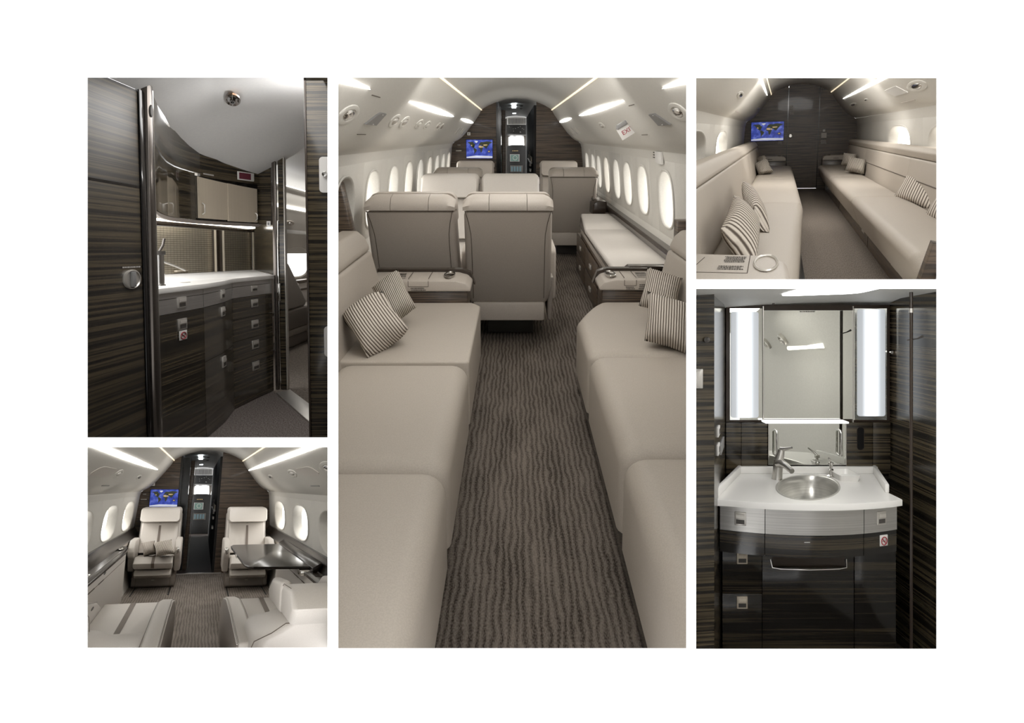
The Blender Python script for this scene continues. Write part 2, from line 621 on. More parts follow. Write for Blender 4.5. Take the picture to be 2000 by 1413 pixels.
def side_x(z):
    for (xa, za), (xb, zb) in zip(SIDE, SIDE[1:]):
        if z <= zb:
            return xa + (xb - xa) * (z - za) / (zb - za)
    return SIDE[-1][0]


def val_pt(x):
    """height and inward normal of the valance at half width x"""
    for (xa, za), (xb, zb) in zip(VAL, VAL[1:]):
        if x <= xb:
            t = (x - xa) / (xb - xa)
            n = Vector((zb - za, xa - xb)).normalized()
            return za + (zb - za) * t, n
    return VAL[-1][1], Vector((-0.5, -0.85))


WIN_N = [0]


def cabin(ax, ya, yb, wins, wy, zlo=0.8, zhi=1.2, floor_mat='carpet', floor_y=None, lining='lining', reveal=0.10, floor_x=1.0):
    """floor, ceiling, valances and both side walls with real window openings"""
    bm = BM()
    poly(bm, [(ax - floor_x, ya, 0), (ax + floor_x, ya, 0), (ax + floor_x, floor_y or yb, 0), (ax - floor_x, floor_y or yb, 0)])
    struct('floor', bm, floor_mat)
    bm = BM()
    top = [(ax - x, z) for x, z in ARCH[::-1]] + [(ax + x, z) for x, z in ARCH[1:]]
    loft(bm, [[(x, ya, z) for x, z in top], [(x, yb, z) for x, z in top]], closed=False)
    struct('ceiling', bm, 'ceil')
    for s, side in ((-1, 'left'), (1, 'right')):
        bm = BM()
        pr = [(ax + s * x, z) for x, z in VAL] + [(ax + s * 1.03, 1.325)]
        loft(bm, [[(x, ya, z) for x, z in pr], [(x, yb, z) for x, z in pr]], closed=False)
        struct('wall_' + side, bm, lining, sharp=60)
        bm = BM()
        box(bm, ax + s * 0.553 - 0.006, ax + s * 0.553 + 0.006, ya, yb, 1.846, 1.858)
        struct('trim_1', bm, 'cove')
        bm = BM()
        ys = sorted(wins[s])
        z0, z1 = zlo - 0.07, zhi + 0.07
        zc, hz = (zlo + zhi) / 2, (zhi - zlo) / 2
        zmid = [z0 + (z1 - z0) * k / 8 for k in range(9)]
        xa_, xb_ = side_x(z0), side_x(z1)
        flat_x = lambda z: xa_ + (xb_ - xa_) * (z - z0) / (z1 - z0) if z0 <= z <= z1 else side_x(z)
        P = lambda y, z, o=0.0: (ax + s * (flat_x(z) + o), y, z)
        low = [z for _, z in SIDE if z < z0 - 0.01] + [z0]
        upp = [z1] + [z for _, z in SIDE if z > z1 + 0.01]
        for zs_ in (low, upp):
            loft(bm, [[P(y, z) for z in zs_] for y in (ya, yb)], closed=False)
        cuts = [ya]
        for y in ys:
            cuts += [y - wy * 1.35, y + wy * 1.35]
        cuts.append(yb)
        for a, c in zip(cuts[::2], cuts[1::2]):
            if c > a:
                loft(bm, [[P(y, z) for z in zmid] for y in (a, c)], closed=False)
        N = 32
        for y in ys:
            outl, rect = [], []
            for k in range(N):
                t = 2 * PI * k / N
                cx, cz = math.cos(t), math.sin(t)
                e = 2.7
                r = (abs(cx) ** e + abs(cz) ** e) ** (-1 / e)
                outl.append((y + cx * r * wy, zc + cz * r * hz))
                q = max(abs(cx), abs(cz))
                rect.append((y + cx / q * wy * 1.35, zc + cz / q * (z1 - z0) / 2))
            grow = lambda p: (y + (p[0] - y) * 1.02, zc + (p[1] - zc) * 1.02, 0.004)
            loft(bm, [[P(*grow(p)) for p in rect], [P(*p) for p in rect], [P(*p) for p in outl]])
            WIN_N[0] += 1
            w = BM()
            f = lambda k, o: [P(y + (p[0] - y) * k, zc + (p[1] - zc) * k, o) for p in outl]
            loft(w, [f(1.06, -0.004), f(1.03, -0.011), f(0.99, -0.008), f(0.96, 0.004), f(0.90, reveal * 0.6), f(0.86, reveal)])
            wo = struct('window_%d' % WIN_N[0], w, 'lining', sharp=70)
            p = BM()
            poly(p, f(0.87, reveal))
            struct('pane', p, 'window', wo)
        struct('wall_' + side, bm, lining, sharp=60)


def light_strip(ax, s, x, y0, y1, half, label, group=None, blunt=False):
    z, n = val_pt(x)
    t = Vector((n.y * -1, n.x))                     # along the slope
    bm = BM()
    up, dn = [], []
    K = 20
    for k in range(K + 1):
        u = -1 + 2 * k / K
        w = half * ((1 - abs(u) ** 2.2) if not blunt else 1.0)
        y = y0 + (y1 - y0) * k / K
        for lst, q in ((up, w), (dn, -w)):
            lst.append((x + t.x * q, y, z + t.y * q))
    ring = up + dn[::-1][1:-1] if not blunt else up + dn[::-1]
    A = [(ax + s * (p[0] + n.x * 0.001), p[1], p[2] + n.y * 0.001) for p in ring]
    B = [(ax + s * (p[0] + n.x * 0.007), p[1], p[2] + n.y * 0.007) for p in ring]
    solid(bm, A, B)
    return tag(obj('ceiling_light', bm, 'strip'), label, 'light', group)


def on_valance(ax, s, x, y):
    """point, slope tangent, inward normal on the valance (section coordinates)"""
    z, n = val_pt(x)
    nn = Vector((s * n.x, 0, n.y))
    tt = Vector((s * n.y * -1, 0, n.x))
    if tt.z > 0:
        tt = -tt
    return Vector((ax + s * x, y, z)), tt, nn


def pebble(bm, c, T, Nn, ly, lt, h, m=0, n=20, lip=0.25):
    """oval fitting lying on a sloping panel: long along y"""
    Y = Vector((0, 1, 0))
    prof = [(1.0, 0.0), (0.97, h * 0.7), (0.82, h), (0.62, h), (0.55, h * lip), (0.0, h * lip)]
    rings = [[c + Y * (ly * r * math.cos(2 * PI * k / n)) + T * (lt * r * math.sin(2 * PI * k / n)) + Nn * q for k in range(n)] for r, q in prof[:-1]]
    loft(bm, rings, m, True, True)


def reading_light(ax, s, x, y, ly, lt, label, name='reading_light', cat='reading light', group=None, lens='chrome', ring='lining'):
    c, T, Nn = on_valance(ax, s, x, y)
    t = thing(name, label, cat, c, group=group)
    bm = BM()
    pebble(bm, Vector((0, 0, 0)), T, Nn, ly, lt, 0.007)
    obj('bezel', bm, ring, t)
    bm = BM()
    Y = Vector((0, 1, 0))
    rings = []
    for k in range(5):
        a = k / 4 * PI / 2
        rings.append([Nn * (0.002 + 0.013 * math.sin(a)) + (Y * math.cos(2 * PI * q / 14) * ly * 0.5 + T * math.sin(2 * PI * q / 14) * lt * 0.5) * max(math.cos(a), 0.05) for q in range(14)])
    loft(bm, rings, 0, True, True)
    obj('lens', bm, lens, t)
    return t


def plate_on_valance(ax, s, x, y, pts, h, mat, name, label, cat, group=None):
    """flat plate on the valance: pts are (along y, down the slope) offsets"""
    c, T, Nn = on_valance(ax, s, x, y)
    Y = Vector((0, 1, 0))
    bm = BM()
    solid(bm, [Y * a + T * b - Nn * 0.002 for a, b in pts], [Y * a + T * b + Nn * h for a, b in pts], b=0.0)
    return tag(obj(name, bm, mat, loc=c), label, cat, group)


def bulkhead(ax, y, x0, x1, thick, mat, name='wall_back', head=None):
    """wood end wall following the cabin outline, leaving a doorway from x0 to x1"""
    left = [(ax - x, z) for x, z in SIDE] + [(ax - x, z) for x, z in VAL[::-1]] + [(ax - x, z) for x, z in ARCH[::-1]]
    right = [(ax + x, z) for x, z in SIDE] + [(ax + x, z) for x, z in VAL[::-1]] + [(ax + x, z) for x, z in ARCH[::-1]]

    def cut(pts, xd, keep):
        out = []
        for p in pts:
            if keep(p[0]):
                out.append(p)
            else:
                q = out[-1]
                t = (xd - q[0]) / (p[0] - q[0])
                out.append((xd, q[1] + (p[1] - q[1]) * t))
                break
        return out + [(xd, 0.0)]
    for pts in (cut(left, x0, lambda v: v < x0), cut(right, x1, lambda v: v > x1)):
        bm = BM()
        prism(bm, pts, 'y', y, y + thick)
        struct(name, bm, mat)


NA = [(-165, 62), (-150, 70), (-120, 70), (-95, 72), (-80, 66), (-92, 58), (-78, 54), (-58, 52), (-66, 44), (-76, 36), (-81, 26), (-90, 30), (-97, 22), (-86, 14), (-78, 8), (-96, 15), (-108, 24), (-122, 36), (-126, 48), (-140, 59)]
GL = [(-70, 78), (-40, 83), (-20, 80), (-25, 70), (-44, 60), (-54, 70)]
SA = [(-80, 8), (-68, 12), (-50, 2), (-35, -6), (-40, -22), (-54, -34), (-64, -42), (-70, -54), (-74, -48), (-71, -20), (-81, -5)]
AF = [(-16, 20), (-8, 34), (10, 37), (32, 31), (43, 12), (51, 11), (40, -8), (36, -22), (26, -34), (18, -34), (12, -16), (9, 3), (-8, 5)]
EU = [(-10, 36), (-9, 44), (0, 49), (8, 56), (6, 62), (25, 71), (60, 69), (75, 73), (105, 77), (140, 73), (178, 68), (162, 60), (142, 54), (134, 44), (122, 39), (121, 28), (108, 20), (104, 8), (98, 16), (88, 22), (80, 8), (72, 20), (60, 25), (48, 13), (40, 22), (35, 33), (28, 38), (18, 40)]
AU = [(114, -22), (130, -12), (142, -11), (153, -27), (146, -39), (130, -32), (115, -34)]
SAHARA = [(-14, 21), (-4, 33), (12, 34), (32, 29), (38, 20), (34, 14), (2, 14)]
ARAB = [(36, 30), (48, 28), (58, 24), (52, 14), (44, 14)]
GOBI = [(52, 44), (75, 46), (108, 46), (112, 38), (84, 34), (60, 34)]
CHECK = [(-118, 40), (-104, 44), (-100, 32), (-110, 28)]
OUT = [(120, -22), (138, -18), (144, -28), (132, -30), (120, -28)]


def map_screen(x0, x1, z0, z1, y, label, frame='matt_black'):
    """wall monitor showing a world map"""
    t = thing('map_monitor', label, 'monitor', ((x0 + x1) / 2, y, z0))
    w, h = x1 - x0, z1 - z0
    bm = BM()
    box(bm, -w / 2 - 0.006, w / 2 + 0.006, -0.012, 0.02, -0.006, h + 0.006, 0.003)
    obj('bezel', bm, frame, t)
    bm = BM()
    box(bm, -w / 2, w / 2, -0.0145, -0.0125, 0, h)
    k = 0
    for mi, shapes in ((1, (NA, SA, AF, EU, AU)), (2, (SAHARA, ARAB, GOBI, CHECK, OUT)), (3, (GL, [(-180, -90), (180, -90), (180, -72), (60, -68), (-40, -76), (-60, -66), (-180, -78)]))):
        for s in shapes:
            k += 1
            poly(bm, [(lo / 360 * w * 0.99, -0.0148 - 0.0004 * mi, h * 0.5 + la / 180 * h * 0.96 - h * 0.0) for lo, la in s], mi)
    bmesh.ops.triangulate(bm, faces=[f for f in bm.faces if f.material_index])
    obj('map_picture', bm, ['ocean', 'land_green', 'land_tan', 'ice'], t)
    return t


def text_lines(bm, x0, x1, z0, z1, y, rows, seed=0, m=0, flat=None):
    """rows of small lettering too fine to read, as short strokes"""
    rnd = random.Random(seed)
    for r in range(rows):
        z = z1 - (z1 - z0) * (r + 0.5) / rows
        x = x0 + rnd.random() * (x1 - x0) * 0.08
        end = x1 - rnd.random() * (x1 - x0) * 0.12
        h = (z1 - z0) / rows * 0.28
        while x < end:
            q = x + (x1 - x0) * (0.03 + 0.07 * rnd.random())
            q = min(q, end)
            if flat is None:
                poly(bm, [(x, y, z - h), (q, y, z - h), (q, y, z + h), (x, y, z + h)], m)
            else:
                poly(bm, [(x, z - h, flat), (q, z - h, flat), (q, z + h, flat), (x, z + h, flat)], m)
            x = q + (x1 - x0) * 0.02


def pillow(label, c, U, V, N, group=None, pinch=0.10):
    bm = BM()
    cushion(bm, (0, 0, 0), U, V, N, pinch=pinch)
    return tag(obj('throw_pillow', bm, 'pillow', loc=c, sharp=80), label, 'pillow', group)


# ------------------------------------------------------------------ club seats
def club_seat(label, loc, rz=0.0, W=0.58, L=1.0, zs=0.46, ztop=1.02, lean=0.75, arms=True, mat='leather', back=0.30,
              stripe=True, head=True, arm_w=0.085, arm_h=0.20, side_pocket=False, leg_rest=False, group=None, front=None, ctl=False, head_h=0.20, armx=0.0, arm_len=0.85, k=1.0, base_y=0.0, zb=0.22, zk=0.09):
    """cream leather seat. Local axes: it faces +y, the origin is on the floor below the foot of the backrest's rear face.
    L is the cushion's length, lean how far the top of the back reclines, back its thickness along y."""
    t = thing('club_seat', label, 'seat', loc, rz, group)
    h = W / 2
    slope = lean / (ztop - zb)
    by = lambda z: -(z - zb) * slope                # rear face of the back at height z
    # backrest shell with the stitched rear panel
    bm = BM()
    A = [(-h * 0.93, by(zb), zb), (h * 0.93, by(zb), zb), (h * 0.93, by(zb) + back, zb), (-h * 0.93, by(zb) + back, zb)]
    zt = ztop - 0.07
    mid = [(-h * 1.0, by(0.42), 0.42), (h * 1.0, by(0.42), 0.42), (h * 1.0, by(0.42) + back, 0.42), (-h * 1.0, by(0.42) + back, 0.42)]
    B = [(-h * 0.97, by(zt), zt), (h * 0.97, by(zt), zt), (h * 0.97, by(zt) + back, zt), (-h * 0.97, by(zt) + back, zt)]
    vs = [[bm.verts.new(p) for p in r] for r in (A, mid, B)]
    bm.faces.new(vs[0][::-1])
    bm.faces.new(vs[2])
    for a, c in zip(vs, vs[1:]):
        for i in range(4):
            bm.faces.new((a[i], a[(i + 1) % 4], c[(i + 1) % 4], c[i]))
    bmesh.ops.recalc_face_normals(bm, faces=bm.faces[:])
    bm.normal_update()
    _bevel(bm, sum(vs, []), 0.03, 3, lambda e: e.calc_face_angle(0) > 0.9)
    b = obj('backrest', bm, mat, t)
    bm = BM()
    for s in (-1, 1):
        pts = []
        for q in range(9):
            z = zb + 0.04 + (zt - zb - 0.04) * q / 8
            xx = h * (0.84 - 0.02 * q / 8) if q < 6 else h * (0.82 + 0.12 * ((q - 5) / 3) ** 2)
            pts.append((s * xx, by(z) - 0.002, z))
        tube(bm, pts, 0.0022, 5)
    tube(bm, [(-h * 0.95, by(zt) - 0.003, zt - 0.004), (h * 0.95, by(zt) - 0.003, zt - 0.004)], 0.003, 5)
    obj('stitching', bm, 'seam', b)
    # rolled top of the back: three segments
    if head:
        for i, (u0, u1) in enumerate(((-0.99, -0.42), (-0.41, 0.41), (0.42, 0.99))):
            bm = BM()
            e0, e1 = u0 * h, u1 * h
            z0 = zt + 0.002

            def prof(q):
                return [(by(zt) - 0.004, z0), (by(zt) - 0.010, z0 + 0.035), (by(zt) + back * 0.12, ztop + 0.012 * q), (by(zt) + back * 0.5, ztop + 0.028 * q), (by(zt) + back * 0.92, ztop), (by(zt) + back, z0 + 0.02), (by(zt) + back * 0.98, z0)]
            rings = []
            K = 6
            for q in range(K + 1):
                x = e0 + (e1 - e0) * q / K
                drop = max(0.0, abs(x) / h - 0.72) / 0.28
                pr = prof(1.0)
                rings.append([(x, y, z0 + (z - z0) * (1 - 0.42 * drop ** 2)) for y, z in pr])
            loft(bm, rings, 0, True, True)
            bmesh.ops.recalc_face_normals(bm, faces=bm.faces[:])
            obj('back_roll', bm, mat, t, sharp=60)
    # front cushion of the back, headrest
    fb = lambda z: by(z) + back
    bm = BM()
    z0, z1 = zs + 0.02, ztop - head_h
    solid(bm, [(-h * 0.9, fb(z0) - 0.02, z0), (h * 0.9, fb(z0) - 0.02, z0), (h * 0.9, fb(z0) + 0.10 * k, z0), (-h * 0.9, fb(z0) + 0.10 * k, z0)],
          [(-h * 0.88, fb(z1) - 0.02, z1), (h * 0.88, fb(z1) - 0.02, z1), (h * 0.88, fb(z1) + 0.08 * k, z1), (-h * 0.88, fb(z1) + 0.08 * k, z1)], b=0.03, seg=3)
    bc = obj('back_cushion', bm, mat, t)
    if stripe:
        bm = BM()
        solid(bm, [(q, fb(z0) + 0.10 * k + e, z0 + 0.02) for q, e in ((-0.018, -0.006), (0.018, -0.006), (0.018, 0.006), (-0.018, 0.006))],
              [(q, fb(z1) + 0.08 * k + e, z1 - 0.01) for q, e in ((-0.016, -0.006), (0.016, -0.006), (0.016, 0.006), (-0.016, 0.006))])
        obj('centre_stripe', bm, 'rib', bc)
    bm = BM()
    z0, z1 = ztop - head_h + 0.004, ztop + 0.03
    out = rrect(-h * 0.97, h * 0.97, z0, z1, 0.05, 5)
    f0 = [(x, fb(z) - 0.06 * k, z) for x, z in out]
    f1 = [(x, fb(z) + 0.10 * k, z) for x, z in out]
    f2 = [(x * 0.93, fb(z) + 0.15 * k, (z - (z0 + z1) / 2) * 0.86 + (z0 + z1) / 2) for x, z in out]
    loft(bm, [f0, f1, f2], 0, True, True)
    obj('headrest', bm, mat, t, sharp=50)
    # seat cushion with nose, stripe
    y0 = fb(zs) + 0.02 * k
    y1 = y0 + L
    bm = BM()
    pr = [(y0, zs - 0.12), (y1 - 0.02 * k, zs - 0.16), (y1 + 0.06 * k, zs - 0.12), (y1 + 0.09 * k, zs - 0.05), (y1 + 0.02 * k, zs + 0.025), (y1 - L * 0.3, zs + 0.012), (y0, zs - 0.015)]
    prism(bm, pr, 'x', -h * 0.84, h * 0.84, 0.022, 3)
    sc = obj('seat_cushion', bm, mat, t)
    if stripe:
        bm = BM()
        top = [(y0, zs - 0.012), (y1 - L * 0.3, zs + 0.015), (y1 + 0.02 * k, zs + 0.028), (y1 + 0.093 * k, zs - 0.05), (y1 + 0.063 * k, zs - 0.12)]
        loft(bm, [[(-0.02, y, z) for y, z in top], [(0.02, y, z) for y, z in top]], closed=False)
        obj('centre_stripe', bm, 'rib', sc)
    if leg_rest:
        bm = BM()
        pr = [(y0 + L * 0.3, zs - 0.26), (y1 + 0.0, zs - 0.27), (y1 + 0.05 * k, zs - 0.22), (y1 + 0.02 * k, zs - 0.165), (y0 + L * 0.3, zs - 0.13)]
        prism(bm, pr, 'x', -h * 0.80, h * 0.80, 0.02, 3)
        obj('leg_rest', bm, mat, t)
    # rear skirt and base
    bm = BM()
    prism(bm, [(by(zb) - 0.01, zk), (by(zb) + back + L * 0.7, zk), (by(zb) + back + L * 0.7, zs - 0.13), (by(zb) + back, zs - 0.1), (by(zb) - 0.01, zb + 0.005)], 'x', -h * 0.86, h * 0.86, 0.015, 2)
    if not leg_rest:
        obj('skirt', bm, mat, t)
        bm = BM()
        box(bm, -h * 0.55, h * 0.62, 0.05 + base_y, back + L * 0.75, 0.0, zk + 0.01, 0.01)
        obj('base', bm, 'dark_grey', t)
    else:
        bm.free()
        bm = BM()
        yf = fb(zs) + L * 0.8
        prism(bm, [(0.1 * k, 0.0), (yf - 0.02 * k, 0.0), (yf, 0.03), (yf, 0.15), (yf - 0.03 * k, 0.20), (0.1 * k, 0.20)], 'x', -h * 0.96, h * 0.96, 0.02, 3)
        base = obj('base', bm, 'taupe', t)
        bm = BM()
        for q in (-0.76, 0.76):
            box(bm, h * q - 0.0015, h * q + 0.0015, yf - 0.01, yf + 0.003, 0.0, 0.18)
        obj('base_joint', bm, 'seam', base)
        bm = BM()
        box(bm, -0.02, 0.02, yf, yf + 0.012, 0.105, 0.111)
        obj('base_pull', bm, 'nickel', base)
    if arms:
        for s in (-1, 1):
            ya_, yb_ = fb(zs) + armx, fb(zs) + L * arm_len
            za = zs + arm_h
            pr = [(ya_ - 0.02, zs - 0.18), (yb_ - 0.10 * k, zs - 0.2)] + [(yb_ - 0.1 * k + 0.12 * k * math.sin(a), za - 0.14 - 0.14 * math.cos(a) * 0.9) for a in (0.5, 1.0, 1.5, 2.0, 2.5)] + [(yb_ - 0.25 * L, za), (ya_ + 0.05 * k, za), (ya_ - 0.02, za - 0.03)]
            bm = BM()
            xa, xb = sorted((s * h * 0.87, s * (h * 0.87 + arm_w)))
            prism(bm, pr, 'x', xa, xb, 0.02, 3)
            a = obj('armrest', bm, mat, t)
            if ctl and s == ctl:
                bm = BM()
                yy = yb_ - 0.05
                lathe(bm, [(0.02, -0.004), (0.024, 0.006), (0.018, 0.010), (0.0, 0.010)], (s * (h * 0.87 + arm_w / 2), yb_ + 0.018 * k, za - 0.13), 16, 0, 'y', sx=1.0, sy=2.0)
                obj('seat_control', bm, 'chrome', a)
    if side_pocket:
        bm = BM()
        box(bm, h * 0.94, h * 1.06, 0.02, 0.5, 0.16, 0.46, 0.02, 3)
        obj('side_panel', bm, 'taupe', t)
        bm = BM()
        box(bm, h * 0.94, h * 1.065, 0.015, 0.5, 0.46, 0.475, 0.003)
        obj('side_trim', bm, 'nickel', t)
    return t

# ================================================================== CENTRE: long cabin seen over two divans
SEC = CENTRE
light_box(SEC, 26.0, 'lining')
cabin(0.025, 1.6, 13.3, {-1: [3.95, 4.95, 5.93, 6.95, 7.95, 8.93, 9.9, 10.85, 11.8, 12.75], 1: [3.8, 4.85, 5.88, 6.95, 7.9, 8.75, 9.7, 10.6, 11.4, 12.35]}, 0.28)
bulkhead(0.025, 13.3, -0.30, 0.335, 0.06, 'wood')
area_light('ceiling_fill', (0.025, 4.6, 1.97), 0.8, 5.2, 13, (1, 0.985, 0.96))  # unseen fill light added over the near cabin, no fitting there
area_light('front_fill', (0.025, 3.0, 1.93), 0.9, 0.4, 11, (1, 0.985, 0.96), rx=1.2)  # added fill, aimed forward to brighten the seat backs
area_light('forward_fill', (0.025, 5.2, 1.93), 0.8, 0.5, 8, (1, 0.985, 0.96), rx=0.95)  # added fill, tilted to brighten the wood bulkhead

for s, x, ya, yb, lab in ((-1, 0.685, 5.23, 9.0, 'long lens shaped ceiling light in the middle of the left valance, long cabin'),
                          (-1, 0.685, 10.2, 13.15, 'small lens shaped ceiling light in the left valance closest to the wood bulkhead'),
                          (-1, 0.685, 0.4, 3.83, 'lens shaped ceiling light cut by the top left edge of the long cabin'),
                          (1, 0.675, 5.4, 9.15, 'lens shaped ceiling light in the right valance above the exit sign'),
                          (1, 0.675, 10.4, 13.15, 'small lens shaped ceiling light in the right valance closest to the wood bulkhead'),
                          (1, 0.675, 0.6, 4.0, 'lens shaped ceiling light cut by the top right edge of the long cabin')):
    light_strip(0.025, s, x, ya, yb, 0.021, lab)

VX = 0.775
reading_light(0.025, -1, VX, 3.78, 0.20, 0.055, 'round metal reading light in a cream oval at the left edge of the long cabin', lens='chrome')
for y, lab in ((5.22, 'open cream reading light right of the grey panel on the left valance'), (5.68, 'second cream reading light beside the first on the left valance')):
    reading_light(0.025, -1, VX, y, 0.17, 0.05, lab, lens='nickel')
for y, lab in ((6.55, 'closed oval air outlet on the left valance below the start of the long light'), (7.15, 'closed oval air outlet on the left valance, middle of the row')):
    reading_light(0.025, -1, VX, y, 0.19, 0.045, lab, 'air_outlet', 'air outlet', lens='lining')
for k, y in enumerate((8.1, 8.5)):
    reading_light(0.025, -1, VX, y, 0.14, 0.045, ('nearer', 'farther')[k] + ' one of a tight pair of oval air outlets on the left valance', 'air_outlet', 'air outlet', lens='taupe')
reading_light(0.025, 1, 0.775, 7.7, 0.22, 0.04, 'slim oval reading light left of the exit sign on the right valance', lens='nickel')
reading_light(0.025, 1, 0.76, 4.05, 0.20, 0.055, 'cream oval reading light cut by the right edge of the long cabin', lens='chrome')
for s, y0 in ((-1, 11.0), (1, 10.9)):
    for k in range(4):
        plate_on_valance(0.025, s, 0.79, y0 + 0.45 * k, [(-0.03, -0.05), (0.05, -0.05), (0.05, 0.05), (-0.03, 0.05)], 0.006, 'lining', 'vent_slot',
                         'row of thin vent slots on the %s valance near the bulkhead' % ('left' if s < 0 else 'right'), 'vent', 'vent slots on the %s valance' % ('left' if s < 0 else 'right'))
for s in (-1, 1):
    pts = [(-0.20, 0.040), (-0.05, -0.025), (0.02, -0.040), (0.20, -0.040), (0.14, 0.040)] if s < 0 else [(-0.20, 0.040), (0.04, -0.040), (0.22, -0.040), (0.16, 0.040)]
    g = plate_on_valance(0.025, s, 0.775, 4.5 if s < 0 else 4.62, pts, 0.010, 'grey_plastic', 'ceiling_speaker', 'flat grey angular panel on the %s valance of the long cabin' % ('left' if s < 0 else 'right'), 'speaker')
    c, T, Nn = on_valance(0.025, s, 0.775, 4.5)
    for a, q in ((0.08, -0.03), (0.0, 0.035)):
        bm = BM()
        cc = Vector((0, 1, 0)) * a + T * q + Nn * 0.011
        lathe(bm, [(0.006, 0.0), (0.003, 0.004)], cc, 8)
        obj('screw_head', bm, 'white_plastic', g)
    if True:
        for k in range(2):
            c, T, Nn = on_valance(0.025, s, 0.775, (4.1 if s < 0 else 5.25) + k * 0.35)
            bm = BM()
            box(bm, -0.002, 0.002, -0.12, 0.12, -0.001, 0.003)
            tag(obj('panel_joint', bm, 'seam', loc=c + T * (0.11 if k else -0.12) + Nn * 0.001), 'fine panel joint line on the %s valance of the long cabin' % ('left' if s < 0 else 'right'), 'joint', 'panel joints on the %s valance' % ('left' if s < 0 else 'right'))

# exit sign: a tilted white panel with red letters hanging from the right valance
c, T, Nn = on_valance(0.025, 1, 0.785, 6.0)
sg = thing('exit_sign', 'white exit sign with red letters tilted on the right valance', 'sign', c + Nn * 0.03 + T * 0.02, ry=-0.55)
bm = BM()
box(bm, -0.064, 0.064, -0.004, 0.004, -0.052, 0.034, 0.002)
obj('sign_plate', bm, 'white_plastic', sg)
words('sign_lettering', 'EXIT', 0.045, 'red', sg, (0.004, -0.006, -0.010), rx=PI / 2)
bm = BM()
prism(bm, [(-0.060, 0.034), (0.045, 0.034), (0.028, 0.062), (-0.040, 0.062)], 'y', -0.02, 0.06, 0.004)
obj('sign_housing', bm, 'grey_plastic', sg)

# small placard and latch cover above a window on the right
t = thing('latch_cover', 'white escape latch cover with a small placard above the right windows', 'cover', (1.045, 6.1, 1.30))
bm = BM()
solid(bm, [(0.01, 0.02, -0.05), (0.01, -0.22, -0.055), (0.0, -0.22, 0.035), (0.0, 0.02, 0.035)], [(-0.012, 0.02, -0.05), (-0.014, -0.22, -0.055), (-0.022, -0.22, 0.035), (-0.022, 0.02, 0.035)], b=0.006)
obj('cover_shell', bm, 'white_plastic', t)
for k in range(3):
    bm = BM()
    poly(bm, [(-0.008, 0.16, 0.028 - 0.018 * k), (-0.008, 0.05, 0.028 - 0.018 * k), (-0.007, 0.05, 0.020 - 0.018 * k), (-0.007, 0.16, 0.020 - 0.018 * k)])
    obj('placard_text', bm, 'ink', t)

map_screen(-0.776, -0.359, 1.10, 1.392, 13.28, 'monitor showing a blue world map on the wood bulkhead of the long cabin')
bm = BM()
box(bm, -0.025, 0.025, 13.28, 13.30, 1.46, 1.51, 0.003)
sw = obj('call_switch', bm, 'white_plastic', loc=(-0.735, 0, 0))
tag(sw, 'small white placard above the map monitor on the wood bulkhead of the long cabin', 'placard')
bm = BM()
box(bm, -0.004, 0.004, 13.277, 13.281, 1.468, 1.50)
obj('placard_mark', bm, 'ink', sw)
t = thing('cabinet_latch', 'small metal latch low on the left of the wood bulkhead, left of the map monitor', 'latch', (-0.9, 13.28, 1.22))
bm = BM()
box(bm, -0.045, 0.045, -0.012, 0.02, -0.008, 0.008, 0.003)
obj('latch_bar', bm, 'nickel', t)
bm = BM()
box(bm, -0.02, 0.03, -0.008, 0.02, 0.085, 0.095, 0.002)
obj('latch_slot', bm, 'nickel', t)

